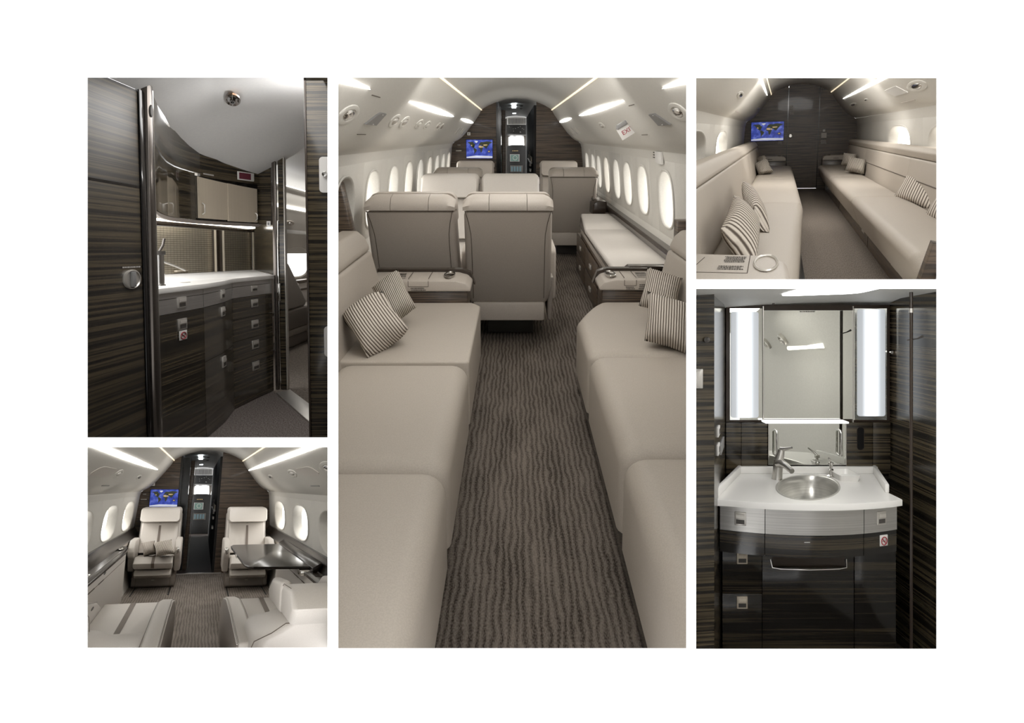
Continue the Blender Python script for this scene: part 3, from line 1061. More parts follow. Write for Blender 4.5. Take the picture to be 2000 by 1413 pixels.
# ---- corridor and cockpit beyond the doorway
def corridor(yb, ye, x0, x1, where):
    """dark corridor from the bulkhead doorway (x0..x1) at yb to the cockpit at ye"""
    c = (x0 + x1) / 2
    D = ye - yb
    bm = BM()
    box(bm, c - 0.64, x0 - 0.002, yb + 0.06, yb + 0.10, 0.0, 2.0)
    box(bm, x0 - 0.03, x0 + 0.03, yb + 0.10, ye - 1.0, 0.0, 2.0)
    struct('wall_left', bm, 'black')
    bm = BM()
    box(bm, x1 - 0.035, x1 + 0.035, yb + 0.06, ye - 1.0, 0.0, 1.93)
    struct('wall_right', bm, 'matt_black')
    bm = BM()
    pts = [(c - 0.417, 1.93), (c - 0.217, 1.99), (c + 0.003, 2.01), (c + 0.233, 1.99), (c + 0.433, 1.93)]
    loft(bm, [[(c + (x - c) * 1.4, yb + 0.02, z + 0.03 + 0.02 * (abs(x - c) < 0.3)) for x, z in pts], [(x, yb + 0.6, z + 0.012) for x, z in pts], [(x, ye + 0.5, z - 0.02) for x, z in pts]], closed=False)
    struct('ceiling', bm, 'grey_ceil')
    bm = BM()
    poly(bm, [(c - 0.5, yb, -0.001), (c + 0.5, yb, -0.001), (c + 0.5, ye + 2, -0.001), (c - 0.5, ye + 2, -0.001)])
    struct('floor', bm, 'dark_floor')
    for k, t in enumerate((0.16, 0.29, 0.67)):
        y = yb + D * t
        bm = BM()
        box(bm, c - 0.082, c + 0.003, y - D * 0.03, y + D * 0.03, 1.99, 2.0)
        tag(obj('corridor_light', bm, 'cool_lamp'), ('nearest', 'middle', 'farthest')[k] + ' of three square ceiling lights in the corridor ' + where, 'light', 'ceiling lights of the corridor ' + where)
    for k in range(2):
        bm = BM()
        lathe(bm, [(0.03, 0.0), (0.028, -0.006)], (c + 0.103, yb + D * (0.2 + 0.15 * k), 1.995), 12, sy=8.0)
        tag(obj('ceiling_speaker', bm, 'dark_grey'), ('nearer', 'farther')[k] + ' dark round speaker beside the lights of the corridor ' + where, 'speaker')
    t = thing('folded_door', 'dark wood folding door open at the left of the corridor ' + where, 'door', (-0.20, yb + 0.7, 0))
    bm = BM()
    box(bm, -0.028, 0.04, 0.0, 0.05, 0.0, 1.87, 0.01)
    obj('door_leaf', bm, 'wood', t)
    bm = BM()
    box(bm, 0.055, 0.062, 0.3, 0.34, 0.0, 1.87, 0.002)
    obj('door_edge', bm, 'nickel', t)
    bm = BM()
    box(bm, x0 + 0.21, -0.034, 0.02, 0.04, 0.0, 1.93)
    obj('door_pocket', bm, 'black', t)
    t = thing('galley_counter', 'narrow lit galley counter at the right of the corridor ' + where, 'counter', (x1 - 0.036, yb + 1.2, 0))
    bm = BM()
    box(bm, -0.04, 0.0, 0.0, 3.0, 0.97, 1.0, 0.004)
    obj('counter_top', bm, 'white_solid', t)
    bm = BM()
    box(bm, -0.02, 0.0, 0.2, 2.8, 1.0, 1.08)
    obj('counter_backsplash', bm, 'champagne', t)
    for z in (0.62, 0.8, 0.9):
        bm = BM()
        box(bm, -0.03, 0.0, 0.9, 1.4, z, z + 0.05)
        obj('drawer_pull', bm, 'nickel', t)
    bm = BM()
    tube(bm, [(-0.025, 1.0, 1.0), (-0.025, 1.0, 1.18)], 0.012, 8)
    tag(obj('bottle', bm, 'nickel', loc=(x1 - 0.036, yb + 1.2, 0)), 'tall metal bottle on the galley counter of the corridor ' + where, 'bottle')
    t = thing('overhead_panel', 'dark overhead switch panel in the cockpit ' + where, 'panel', (c, ye, 0))
    bm = BM()
    solid(bm, [(-0.277, -0.3, 1.77), (0.353, -0.3, 1.77), (0.353, -0.3, 1.50), (-0.277, -0.3, 1.52)], [(-0.277, 0.5, 1.77), (0.353, 0.5, 1.77), (0.353, 0.5, 1.46), (-0.277, 0.5, 1.46)], b=0.01)
    obj('panel_body', bm, 'matt_black', t)
    rnd = random.Random(3)
    for k in range(12):
        bm = BM()
        x, z = -0.2 + 0.5 * rnd.random(), 1.54 + 0.2 * rnd.random()
        box(bm, x, x + 0.02, -0.31, -0.295, z, z + 0.012)
        obj('switch', bm, 'grey_plastic', t)
    t = thing('louvre_panel', 'pale slatted ventilation panel in the cockpit ceiling ' + where, 'vent', (c, ye - 0.4, 0))
    bm = BM()
    box(bm, -0.257, 0.353, 0.0, 0.05, 1.77, 1.97)
    obj('louvre_frame', bm, 'grey_ceil', t)
    for k in range(13):
        bm = BM()
        box(bm, -0.217 + 0.040 * k, -0.200 + 0.040 * k, -0.02, 0.0, 1.78, 1.95)
        obj('louvre_slat', bm, 'dark_grey', t)
    for pts in ([(-0.207, 1.19), (0.253, 1.19), (0.233, 1.44), (0.103, 1.475), (-0.037, 1.44), (-0.117, 1.47), (-0.207, 1.42)], [(0.303, 1.17), (0.373, 1.17), (0.363, 1.44), (0.323, 1.44)]):
        bm = BM()
        prism(bm, [(c + x, z) for x, z in pts], 'y', ye + 0.45, ye + 0.47)
        WIN_N[0] += 1
        struct('window_%d' % WIN_N[0], bm, 'window')
    bm = BM()
    box(bm, c - 0.6, c + 0.6, ye + 0.5, ye + 0.55, 0, 2.1)
    struct('wall_back', bm, 'dark_grey')
    t = thing('instrument_panel', 'dark cockpit instrument panel with glowing displays ' + where, 'panel', (c, ye, 0))
    bm = BM()
    prism(bm, [(-0.267, 0.0), (0.383, 0.0), (0.383, 1.16), (0.183, 1.2), (-0.117, 1.2), (-0.267, 1.16)], 'y', 0.05, 0.45, 0.02)
    obj('panel_body', bm, 'matt_black', t)
    bm = BM()
    box(bm, -0.167, 0.113, 0.02, 0.05, 0.73, 0.94, 0.005)
    d = obj('display', bm, 'grey_plastic', t)
    bm = BM()
    box(bm, -0.147, 0.083, 0.012, 0.022, 0.745, 0.925)
    obj('display_glass', bm, 'display_green', d)
    bm = BM()
    tube(bm, [(-0.017 + 0.06 * math.cos(a * PI / 10), 0.01, 0.84 + 0.06 * math.sin(a * PI / 10)) for a in range(20)], 0.004, 4, closed=True)
    obj('dial_ring', bm, 'pale_ink', d)
    bm = BM()
    box(bm, -0.157, 0.203, 0.02, 0.05, 0.42, 0.62, 0.005)
    d = obj('display', bm, 'dark_grey', t)
    for k in range(4):
        bm = BM()
        box(bm, -0.137 + 0.08 * k, -0.077 + 0.08 * k, 0.012, 0.022, 0.45, 0.59)
        obj('display_glass', bm, 'display_blue', d)
    for k in range(4):
        bm = BM()
        box(bm, -0.09 + 0.045 * k, -0.07 + 0.045 * k, 0.01, 0.05, 1.03, 1.045)
        obj('warning_lamp', bm, 'land_tan', t)


corridor(13.3, 24.0, -0.30, 0.335, 'of the long cabin')

# ---- seats
S1 = dict(W=0.585, L=0.85, lean=0.45, base_y=0.26, zb=0.292, zk=0.165, ztop=1.045, zs=0.46, back=0.30)
a = club_seat('cream club seat seen from behind, left one of the pair behind the left armrest', (-0.675, 5.65, 0), mat='leather', arms=False, **S1)
b = club_seat('cream leather club seat seen from behind, standing at the aisle with a taupe side panel', (-0.045, 5.65, 0), mat='leather', side_pocket=True, **S1)
S2 = dict(W=0.585, L=0.8, lean=0.6, ztop=1.045, zs=0.46, back=0.25, arms=False)
club_seat('pale leather seat facing the camera, left headrest of the second row', (-0.645, 7.95, 0), rz=PI, mat='leather_light', **S2)
club_seat('pale leather seat facing the camera, headrest of the second row nearest the aisle', (-0.045, 7.95, 0), rz=PI, mat='leather_light', **S2)
S3 = dict(W=0.57, L=0.85, lean=0.40, base_y=0.26, zb=0.295, zk=0.145, ztop=1.055, zs=0.46, back=0.30)
club_seat('cream seat back mostly hidden behind the left headrest of the second row', (-0.66, 9.87, 0), mat='leather', arms=False, **S3)
club_seat('cream leather club seat seen from behind beyond the cushioned credenza on the right', (0.675, 9.87, 0), mat='leather', **S3)
S4 = dict(W=0.585, L=0.5, lean=0.35, ztop=1.045, zs=0.46, back=0.2, arms=False)
club_seat('far cream seat facing the camera in front of the map monitor', (-0.61, 12.65, 0), rz=PI, mat='leather', **S4)
club_seat('far cream seat facing the camera right of the cockpit corridor', (0.67, 12.65, 0), rz=PI, mat='leather', **S4)

# ---- divans
def divan(label, side, front, joints, chamfer, back_x, under=0.0, near_cut=None, name='divan', zs=0.48, zhead=0.91, head_lo=0.79, cush_mat='sofa', tilt=0.09, y_near=1.2, back_far=None, head_x=0.035, plinth=True, roll=0.07, zb=0.13, back_joint=None, hpuff=0.0):
    """long seat along a side wall: cushions, back panels, head roll, plinth"""
    s = side
    t = thing(name, label, 'sofa', (0, 0, 0))
    ys = [y_near] + joints
    far = back_far or joints[-1]
    for i in range(len(ys) - 1):
        ya, yb = ys[i] + 0.004, ys[i + 1] - 0.004
        last = i == len(ys) - 2
        if last and chamfer:
            cx, cy = chamfer
            out = [(front, ya), (front, yb - cy)] + [(front - (front - (front + s * cx)) * k / 6, yb - cy + cy * (1 - (1 - k / 6) ** 1.5)) for k in range(1, 6)] + [(front + s * cx, yb), (back_x, yb), (back_x, ya)]
        else:
            out = [(front, ya), (front, yb), (back_x, yb), (back_x, ya)]
        bm = BM()
        prism(bm, out, 'z', zb + 0.06, zs, roll, 5, only=lambda e: max(v.co.z for v in e.verts) > zs - 0.01 or False)
        for v in bm.verts:
            if abs(v.co.x - front) < 0.25 and under:
                v.co.x += s * under * max(0.0, zs - 0.05 - v.co.z) / (zs - zb)
            if near_cut and i == 0 and abs(v.co.x - front) < 0.2:
                v.co.x += s * near_cut * max(0.0, 1 - (v.co.y - ys[0]) / 1.6)
        obj('seat_cushion', bm, cush_mat, t, sharp=55)
    # backs
    bm = BM()
    pr = [(back_x - s * 0.02, zs - 0.05), (back_x + s * tilt * 0.75, head_lo), (back_x + s * (tilt + 0.14), head_lo), (back_x + s * 0.14, zs - 0.05)]
    edges = back_joint or [y_near, far]
    for a, c in zip(edges, edges[1:]):
        bm = BM()
        prism(bm, pr, 'y', a + 0.003, c - 0.003, 0.02, 3)
        obj('back_cushion', bm, cush_mat, t)
    bm = BM()
    pr = [(back_x + s * (tilt * 0.75 + 0.005), head_lo + 0.004), (back_x + s * (tilt * 0.75 - hpuff), head_lo + 0.03), (back_x + s * (tilt + head_x - 0.03), zhead - 0.035), (back_x + s * (tilt + head_x + 0.01), zhead), (back_x + s * (tilt + 0.14), zhead), (back_x + s * (tilt + 0.16), head_lo)]
    prism(bm, pr, 'y', y_near, far - 0.05, 0.012, 3)
    obj('head_roll', bm, cush_mat, t)
    if plinth:
        bm = BM()
        box(bm, *sorted((front + s * 0.035, back_x)), y_near, joints[-1] - 0.12, 0.0, zb + 0.05)
        obj('plinth', bm, 'black', t)
    return t


divan('long cream leather divan on the left of the aisle with two ribbed pillows', -1, -0.20, [2.29, 3.44, 4.74], (0.06, 0.10), -0.77, y_near=1.25)
divan('long cream leather divan on the right of the aisle with two ribbed pillows', 1, 0.33, [2.40, 3.57, 4.79], (0.19, 0.52), 0.83, y_near=1.25)
pillow('front ribbed pillow of the two on the left divan of the long cabin', (-0.652, 3.72, 0.590), (0.080, 0.10, 0.045), (0.080, -0.125, -0.065), (-0.03, -0.10, 0.075))
pillow('rear ribbed pillow of the two on the left divan, leaning on the armrest', (-0.63, 4.18, 0.620), (0.062, 0.05, 0.042), (0.060, -0.10, -0.085), (0.0, -0.10, 0.055))
pillow('front ribbed pillow of the two on the right divan of the long cabin', (0.715, 3.72, 0.592), (0.098, -0.05, -0.022), (-0.020, -0.10, -0.098), (-0.02, -0.10, 0.055))
pillow('rear ribbed pillow of the two on the right divan, leaning on the armrest', (0.752, 4.15, 0.655), (0.085, -0.05, -0.022), (-0.035, -0.10, -0.085), (-0.02, -0.10, 0.05))


def arm_console(label, s, xa, xb, y0, y1, ztop, cupx):
    """cream armrest console between divan and seats: dark wood body, padded lid with cup holder"""
    t = thing('armrest_console', label, 'armrest', ((xa + xb) / 2, y0, 0))
    c = (xa + xb) / 2
    A, B = min(xa, xb) - c, max(xa, xb) - c
    inner = A if s > 0 else B
    bm = BM()
    box(bm, A if s < 0 else A + 0.02, B if s > 0 else B - 0.02, 0.03, y1 - y0, 0.20, ztop - 0.075, 0.006)
    obj('console_body', bm, 'wood', t)
    bm = BM()
    d = -s
    e = abs(B - A)
    pr = [(-inner * 0 + inner - d * e, ztop - 0.075), (inner, ztop - 0.075), (inner, ztop - 0.045), (inner - d * 0.03, ztop - 0.015), (inner - d * 0.09, ztop), (inner - d * e, ztop)]
    solid(bm, [(x, 0.0, z - (0.0 if z < ztop - 0.05 else 0.012)) for x, z in pr], [(x, y1 - y0, z) for x, z in pr], b=0.008, seg=2)
    pad = obj('padded_lid', bm, 'leather', t)
    bm = BM()
    pr2 = [(inner - d * e, ztop - 0.002), (inner - d * 0.08, ztop - 0.002), (inner - d * 0.022, ztop - 0.022), (inner + d * 0.008, ztop - 0.08), (inner + d * 0.016, ztop - 0.08), (inner - d * 0.012, ztop - 0.004), (inner - d * 0.07, ztop + 0.016), (inner - d * e, ztop + 0.016)]
    prism(bm, pr2, 'y', y1 - y0 - 0.03, y1 - y0 + 0.04)
    obj('edge_trim', bm, 'gloss_brown', t)
    ym = (y1 - y0) * 0.55
    bm = BM()
    lathe(bm, [(0.032, 0.0), (0.034, 0.006), (0.030, 0.008), (0.027, 0.002), (0.026, -0.05), (0.0, -0.05)], (cupx - c, ym, ztop - 0.003), 24, sx=1.0, sy=3.4)
    obj('cup_holder', bm, 'chrome', t)
    bm = BM()
    x1_, x2_ = inner - d * e * 0.42, inner - d * e * 0.62
    for x in (x1_, x2_):
        box(bm, x - 0.0015, x + 0.0015, 0.02, y1 - y0 - 0.04, ztop - 0.001, ztop + 0.001)
        box(bm, x - 0.0015, x + 0.0015, -0.001, 0.002, ztop - 0.045, ztop - 0.012)
    box(bm, min(x1_, x2_), max(x1_, x2_), -0.001, 0.002, ztop - 0.047, ztop - 0.044)
    obj('lid_joint', bm, 'seam', pad)
    bm = BM()
    lo, hi = sorted((inner - d * e * 0.66, inner - d * e * 0.86))
    text_lines(bm, lo, hi, 0.06, y1 - y0 - 0.08, 0, 3, 5, 0, flat=ztop + 0.001)
    text_lines(bm, lo, hi, ztop - 0.07, ztop - 0.035, -0.002, 3, 6)
    lo, hi = sorted((inner - d * e * 0.44, inner - d * e * 0.6))
    text_lines(bm, lo, hi, ztop - 0.07, ztop - 0.05, -0.002, 2, 8)
    obj('placard_text', bm, 'ink', pad)
    return t


arm_console('cream padded armrest with cup holder at the end of the left divan', -1, -0.86, -0.265, 4.78, 5.08, 0.612, -0.40)
arm_console('cream padded armrest with cup holder at the end of the right divan', 1, 0.86, 0.505, 4.82, 5.12, 0.612, 0.585)

# ---- credenza with a cushioned top along the right wall
t = thing('credenza', 'dark wood credenza with a cream cushion top along the right wall', 'cabinet', (0.65, 5.2, 0))
bm = BM()
solid(bm, [(0.02, 0.0, 0.0), (0.40, 0.0, 0.0), (0.40, 4.1, 0.0), (0.10, 4.1, 0.0), (0.04, 3.3, 0.0)], [(0.02, 0.0, 0.46), (0.40, 0.0, 0.46), (0.40, 4.1, 0.46), (0.10, 4.1, 0.46), (0.04, 3.3, 0.46)], b=0.004)
obj('cabinet_body', bm, 'wood', t)
bm = BM()
solid(bm, [(0.01, 0.0, 0.46), (0.40, 0.0, 0.46), (0.40, 4.0, 0.46), (0.09, 4.0, 0.46), (0.03, 3.2, 0.46)], [(0.0, 0.0, 0.535), (0.40, 0.0, 0.535), (0.40, 4.0, 0.535), (0.09, 4.0, 0.535), (0.02, 3.2, 0.535)], b=0.006)
obj('upper_band', bm, 'leather', t)
bm = BM()
solid(bm, [(-0.012, 0.0, 0.535), (0.40, 0.0, 0.535), (0.40, 4.0, 0.535), (0.085, 4.0, 0.535), (0.01, 3.2, 0.535)], [(-0.012, 0.0, 0.556), (0.40, 0.0, 0.556), (0.40, 4.0, 0.556), (0.085, 4.0, 0.556), (0.01, 3.2, 0.556)], b=0.004)
obj('edge_rail', bm, 'gloss_brown', t)
for ya, yb in ((0.06, 2.35), (2.36, 3.9)):
    bm = BM()
    fx = lambda y: -0.012 + max(0.0, y - 2.2) * 0.055
    out = [(fx(ya), ya), (fx(yb), yb), (0.405, yb), (0.405, ya)]
    prism(bm, out, 'z', 0.556, 0.602, 0.016, 3)
    obj('top_cushion', bm, 'leather_light', t)
for y in (0.15, 1.35, 2.55):
    for z in (0.12, 0.32):
        fr = 0.018 + max(0.0, y - 2.2) * 0.02
        bm = BM()
        box(bm, fr - 0.004, fr + 0.002, y - 0.02, y + 1.12, z - 0.09, z + 0.10, 0.002)
        dr = obj('drawer', bm, 'wood', t)
        bm = BM()
        box(bm, fr - 0.016, fr - 0.004, y + 0.5, y + 0.62, z - 0.02, z + 0.02, 0.003)
        obj('latch_handle', bm, 'nickel', dr)

t = thing('end_table', 'glossy dark wood end piece between the credenza cushion and the right armrest', 'table', (0.65, 5.14, 0))
bm = BM()
prism(bm, [(0.0, 0.535), (0.055, 0.615), (0.075, 0.632), (0.40, 0.632), (0.40, 0.612), (0.085, 0.612), (0.065, 0.600), (0.022, 0.535)], 'y', 0.0, 0.10, 0.002)
obj('end_frame', bm, 'gloss_brown', t)
bm = BM()
box(bm, 0.10, 0.40, 0.03, 0.05, 0.5, 0.612)
obj('end_panel', bm, 'gloss_brown', t)
bm = BM()
prism(bm, [(0.02, 0.46), (0.10, 0.46), (0.10, 0.61), (0.07, 0.605)], 'y', 0.03, 0.06)
obj('end_pad', bm, 'leather', t)

t = thing('side_ledge', 'dark glossy wood ledge running under the right windows', 'ledge', (1.04, 4.0, 0))
bm = BM()
prism(bm, [(0.0, 0.60), (0.0, 0.64), (0.02, 0.665), (0.08, 0.68), (0.08, 0.60)], 'y', 0.0, 8.0, 0.003)
obj('ledge_rail', bm, 'gloss_brown', t)
bm = BM()
box(bm, -0.02, 0.0, 0.0, 8.0, 0.57, 0.60)
obj('ledge_lip', bm, 'wood', t)
t = thing('side_table', 'glossy brown side table housing behind the far end of the credenza cushion', 'table', (0.98, 9.3, 0))
bm = BM()
prism(bm, [(-0.10, 0.56), (0.06, 0.56), (0.06, 0.72), (-0.04, 0.73), (-0.10, 0.70)], 'y', 0.0, 1.3, 0.015, 3)
obj('housing', bm, 'gloss_brown', t)
bm = BM()
tube(bm, [(-0.08, 0.3, 0.73), (-0.08, 0.5, 0.82), (-0.02, 0.7, 0.83), (0.03, 0.9, 0.74)], 0.014, 8)
obj('cup_rim', bm, 'chrome', t)

t = thing('divider_screen', 'dark wood divider edge standing by the left windows at the picture edge', 'divider', (-1.02, 5.0, 0))
bm = BM()
solid(bm, [(-0.035, 0.0, 0.60), (0.075, 0.0, 0.60), (0.075, 0.12, 0.60), (-0.035, 0.12, 0.60)], [(-0.090, 0.0, 1.17), (-0.040, 0.0, 1.17), (-0.040, 0.12, 1.17), (-0.090, 0.12, 1.17)], b=0.004)
obj('divider_edge', bm, 'wood', t)
t = thing('divider_screen', 'dark divider edge standing by the right windows at the picture edge', 'divider', (0.985, 4.85, 0))
bm = BM()
box(bm, -0.02, 0.06, 0.0, 0.12, 0.62, 0.95, 0.004)
obj('divider_edge', bm, 'wood', t)

# ================================================================== CLUB: four facing seats, lower left opening
SEC = CLUB
light_box(SEC, 30.0, 'lining')
CA = 0.065
cabin(CA, 3.6, 15.3, {-1: [8.4, 10.97, 13.5], 1: [7.75, 10.38, 13.15]}, 0.84, floor_mat='carpet_pale', floor_x=1.05)
bulkhead(CA, 15.3, -0.38, 0.287, 0.06, 'wood')
area_light('ceiling_fill', (CA, 13.3, 1.98), 0.7, 2.6, 14, (1, 0.99, 0.975))  # fill light added above the far club seats, not a fitting
corridor(15.3, 28.0, -0.38, 0.287, 'behind the four facing seats')
bm = BM()
box(bm, -0.46, 0.40, 15.24, 15.30, 0.0, 0.012)
box(bm, -0.46, 0.40, 15.20, 15.24, 0.0, 0.016, m=1)
struct('trim_2', bm, ['black', 'nickel'])

light_strip(CA, -1, 0.685, 3.8, 12.9, 0.022, 'long tapering ceiling light above the left seats of the club cabin')
light_strip(CA, 1, 0.655, 3.8, 15.1, 0.022, 'long tapering ceiling light above the table of the club cabin')
for s, x, lst in ((-1, 0.785, ((8.3, 0.30, 0.05, 'round'), (10.9, 0.34, 0.032, 'small dark'))), (1, 0.77, ((8.7, 0.40, 0.05, 'round'), (11.6, 0.36, 0.034, 'small dark'), (6.1, 0.42, 0.06, 'bright large')))):
    for y, ly, lt, kind in lst:
        reading_light(CA, s, x, y, ly, lt, '%s reading light on the %s valance of the club cabin' % (kind, 'left' if s < 0 else 'right'), lens={'round': 'nickel', 'small dark': 'dark_grey', 'bright large': 'chrome'}[kind])
    pts = [(a, b) for a, b in rrect(-0.62, 0.62, -0.045, 0.045, 0.25, 4, 0.03)]
    pts = [(a - 4.0 * b, b) for a, b in pts]
    plate_on_valance(CA, s, x, 7.15 if s < 0 else 7.45, pts, 0.004, 'leather_light', 'access_hatch', 'flush rounded access hatch on the %s valance of the club cabin' % ('left' if s < 0 else 'right'), 'hatch')
    plate_on_valance(CA, s, 0.88, 8.3 if s < 0 else 7.7, [(-0.3, -0.006), (0.3, -0.006), (0.3, 0.006), (-0.3, 0.006)], 0.004, 'grey_plastic', 'call_light', 'slim call light slot on the %s valance of the club cabin' % ('left' if s < 0 else 'right'), 'light')
map_screen(-0.808, -0.378, 1.088, 1.371, 15.27, 'monitor showing a blue world map behind the seat with two pillows')
bm = BM()
box(bm, -0.025, 0.025, 15.27, 15.30, 1.43, 1.485, 0.003)
sw = obj('call_switch', bm, 'white_plastic', loc=(-0.78, 0, 0))
tag(sw, 'small white placard above the map monitor behind the four facing seats', 'placard')
bm = BM()
box(bm, -0.004, 0.004, 15.266, 15.271, 1.44, 1.475)
obj('placard_mark', bm, 'ink', sw)
t = thing('cabinet_latch', 'small metal latch on the wood bulkhead left of the club map monitor', 'latch', (-0.905, 15.28, 1.21))
bm = BM()
box(bm, -0.045, 0.045, -0.012, 0.02, -0.006, 0.006, 0.002)
obj('latch_bar', bm, 'nickel', t)
bm = BM()
box(bm, -0.02, 0.03, -0.008, 0.02, 0.08, 0.09, 0.002)
obj('latch_slot', bm, 'nickel', t)

FAR = dict(W=0.60, L=0.95, zs=0.43, ztop=1.07, lean=0.55, back=0.75, k=3.2, mat='leather_light', leg_rest=True, arm_h=0.24, head_h=0.19, arm_len=1.15, head=False)
club_seat('cream club seat facing the camera with two ribbed pillows on it', (-0.568, 14.75, 0), rz=PI, ctl=-1, **FAR)
club_seat('cream club seat facing the camera behind the dark folding table', (0.69, 14.35, 0), rz=PI, ctl=1, **FAR)
pillow('ribbed pillow tucked behind another on the club seat under the map monitor', (-0.655, 13.40, 0.545), (0.085, 0.0, 0.016), (0.03, -0.20, -0.080), (0.0, -0.3, 0.05))
pillow('ribbed pillow in front of another on the club seat under the map monitor', (-0.445, 13.05, 0.57), (0.120, 0.0, 0.022), (0.040, -0.30, -0.075), (0.0, -0.35, 0.055))
for x0, x1, y in ((-0.80, -0.77, 13.4), (-0.335, -0.305, 13.4), (0.42, 0.45, 13.0), (0.90, 0.93, 13.0)):
    bm = BM()
    box(bm, x0, x1 - 0.012, y - 0.95, y + 0.4, 0.0, 0.004)
    tag(obj('seat_track', bm, 'matt_black'), 'dark metal seat track in the carpet before the %s %s club seat' % ('outer edge of the' if x0 in (-0.80, 0.90) else 'aisle side of the', 'left' if x0 < 0 else 'right'), 'track')

ns = []
for lab, x in (('cream club seat seen from behind at the lower left corner, facing away', -0.485), ('cream club seat seen from behind at the lower right, before the table', 0.575)):
    t = thing('club_seat', lab, 'seat', (x, 0, 0))
    ns.append(t)
    L = 'leather_light'
    # backrest shell, widest at arm height, rising to a narrow shoulder
    bm = BM()
    rings = []
    left = x < 0
    for z, hw, ya, yb, dx in ((0.14, 0.24, 5.3, 6.1, 0), (0.42, 0.275, 5.1, 6.25, 0), (0.54, 0.285, 4.75, 5.8, 0), (0.60 if left else 0.67, 0.24 if left else 0.275, 4.45, 5.4, -0.005 if left else 0), (0.65 if left else 0.73, 0.19 if left else 0.21, 4.30, 5.05, -0.05 if left else 0), (0.70 if left else 0.78, 0.155, 4.22, 4.9, -0.08 if left else 0)):
        rings.append([(px + dx, py, z) for px, py in rrect(-hw, hw, ya, yb, 0.06, 5, 0.22)])
    loft(bm, rings, 0, True, True)
    b = obj('backrest', bm, L, t, sharp=60)
    bm = BM()
    if not left:
        tube(bm, [(-0.290, 4.80, 0.54), (-0.280, 4.47, 0.67), (-0.212, 4.31, 0.73), (-0.157, 4.23, 0.782), (0.157, 4.23, 0.782), (0.212, 4.31, 0.73), (0.280, 4.47, 0.67)], 0.0025, 5)
    else:
        tube(bm, [(-0.235, 4.23, 0.703), (0.077, 4.23, 0.703), (0.142, 4.31, 0.652), (0.236, 4.47, 0.602), (0.288, 4.80, 0.54)], 0.0025, 5)
    obj('stitching', bm, 'seam', b)
    # headrest with folded side wings
    bm = BM()
    pr = [(4.15, 0.785), (4.85, 0.775), (4.75, 0.86), (4.50, 0.930), (4.15, 0.945), (3.98, 0.87)]
    if left:
        pr = [(q, z - 0.08) for q, z in pr]
    prism(bm, pr, 'x', -0.155, 0.155 if not left else 0.012, 0.025, 3)
    hd = obj('headrest', bm, L, t)
    bm = BM()
    for xe in ((-0.150, 0.150) if not left else (0.008,)):
        tube(bm, [(xe, q, z + 0.002) for q, z in pr[1:5]], 0.0014, 5)
    obj('headrest_stitching', bm, 'seam', hd)
    for q in (-1, 1):
        bm = BM()
        if left and q > 0:
            bm.free()
            continue
        xa, xb = sorted((q * 0.105, q * 0.165))
        prism(bm, [(4.55, 0.785), (5.2, 0.77), (5.3, 0.83), (5.05, 0.91), (4.55, 0.94)], 'x', xa, xb, 0.022, 3)
        obj('headrest_wing', bm, L, hd)
    # seat cushion and stripe
    bm = BM()
    pr = [(5.9, 0.28), (8.15, 0.26), (8.45, 0.30), (8.50, 0.37), (8.2, 0.425), (7.2, 0.41), (5.9, 0.40)]
    prism(bm, pr, 'x', -0.235, 0.235, 0.02, 3)
    cu = obj('seat_cushion', bm, L, t)
    bm = BM()
    tp = [(6.0, 0.404), (7.2, 0.414), (8.2, 0.429), (8.51, 0.37)]
    loft(bm, [[(-0.020, y, z) for y, z in tp], [(0.020, y, z) for y, z in tp]], closed=False)
    obj('centre_stripe', bm, 'rib', cu)
    for q in (-1, 1):
        xa, xb = sorted((q * 0.235, q * 0.335))
        pr = [(4.9, 0.12), (8.0, 0.14), (8.35, 0.26), (8.2, 0.39), (7.7, 0.505), (7.0, 0.575), (6.2, 0.598), (4.9, 0.598)]
        bm = BM()
        prism(bm, pr, 'x', xa, xb, 0.02, 3)
        a = obj('armrest', bm, L, t)
        bm = BM()
        xa, xb = sorted((q * 0.333, q * 0.342))
        prism(bm, [(y, z - 0.016 if z > 0.3 else z) for y, z in pr], 'x', xa, xb, 0.004, 2)
        obj('arm_panel', bm, 'taupe', a)
        bm = BM()
        tube(bm, [(q * 0.338, y, z - 0.010) for y, z in pr[2:]], 0.003, 5)
        obj('arm_piping', bm, L, a)
        bm = BM()
        tube(bm, [(q * 0.240, y, z + 0.001) for y, z in pr[4:]], 0.0016, 5)
        tube(bm, [(q * 0.331, y, z + 0.001) for y, z in pr[3:]], 0.0013, 5)
        obj('arm_stitching', bm, 'rib', a)
    bm = BM()
    box(bm, -0.25, 0.25, 5.2, 7.6, 0.0, 0.15, 0.02)
    obj('base', bm, 'taupe', t)
for q in (0, 1):
    bm = BM()
    lathe(bm, [(0.012, 0.0), (0.010, -0.006)], (-0.234, 6.9 + 0.45 * q, 0.50), 10, 0, 'x', sx=8.0)
    obj('seat_button', bm, 'dark_grey', ns[0])

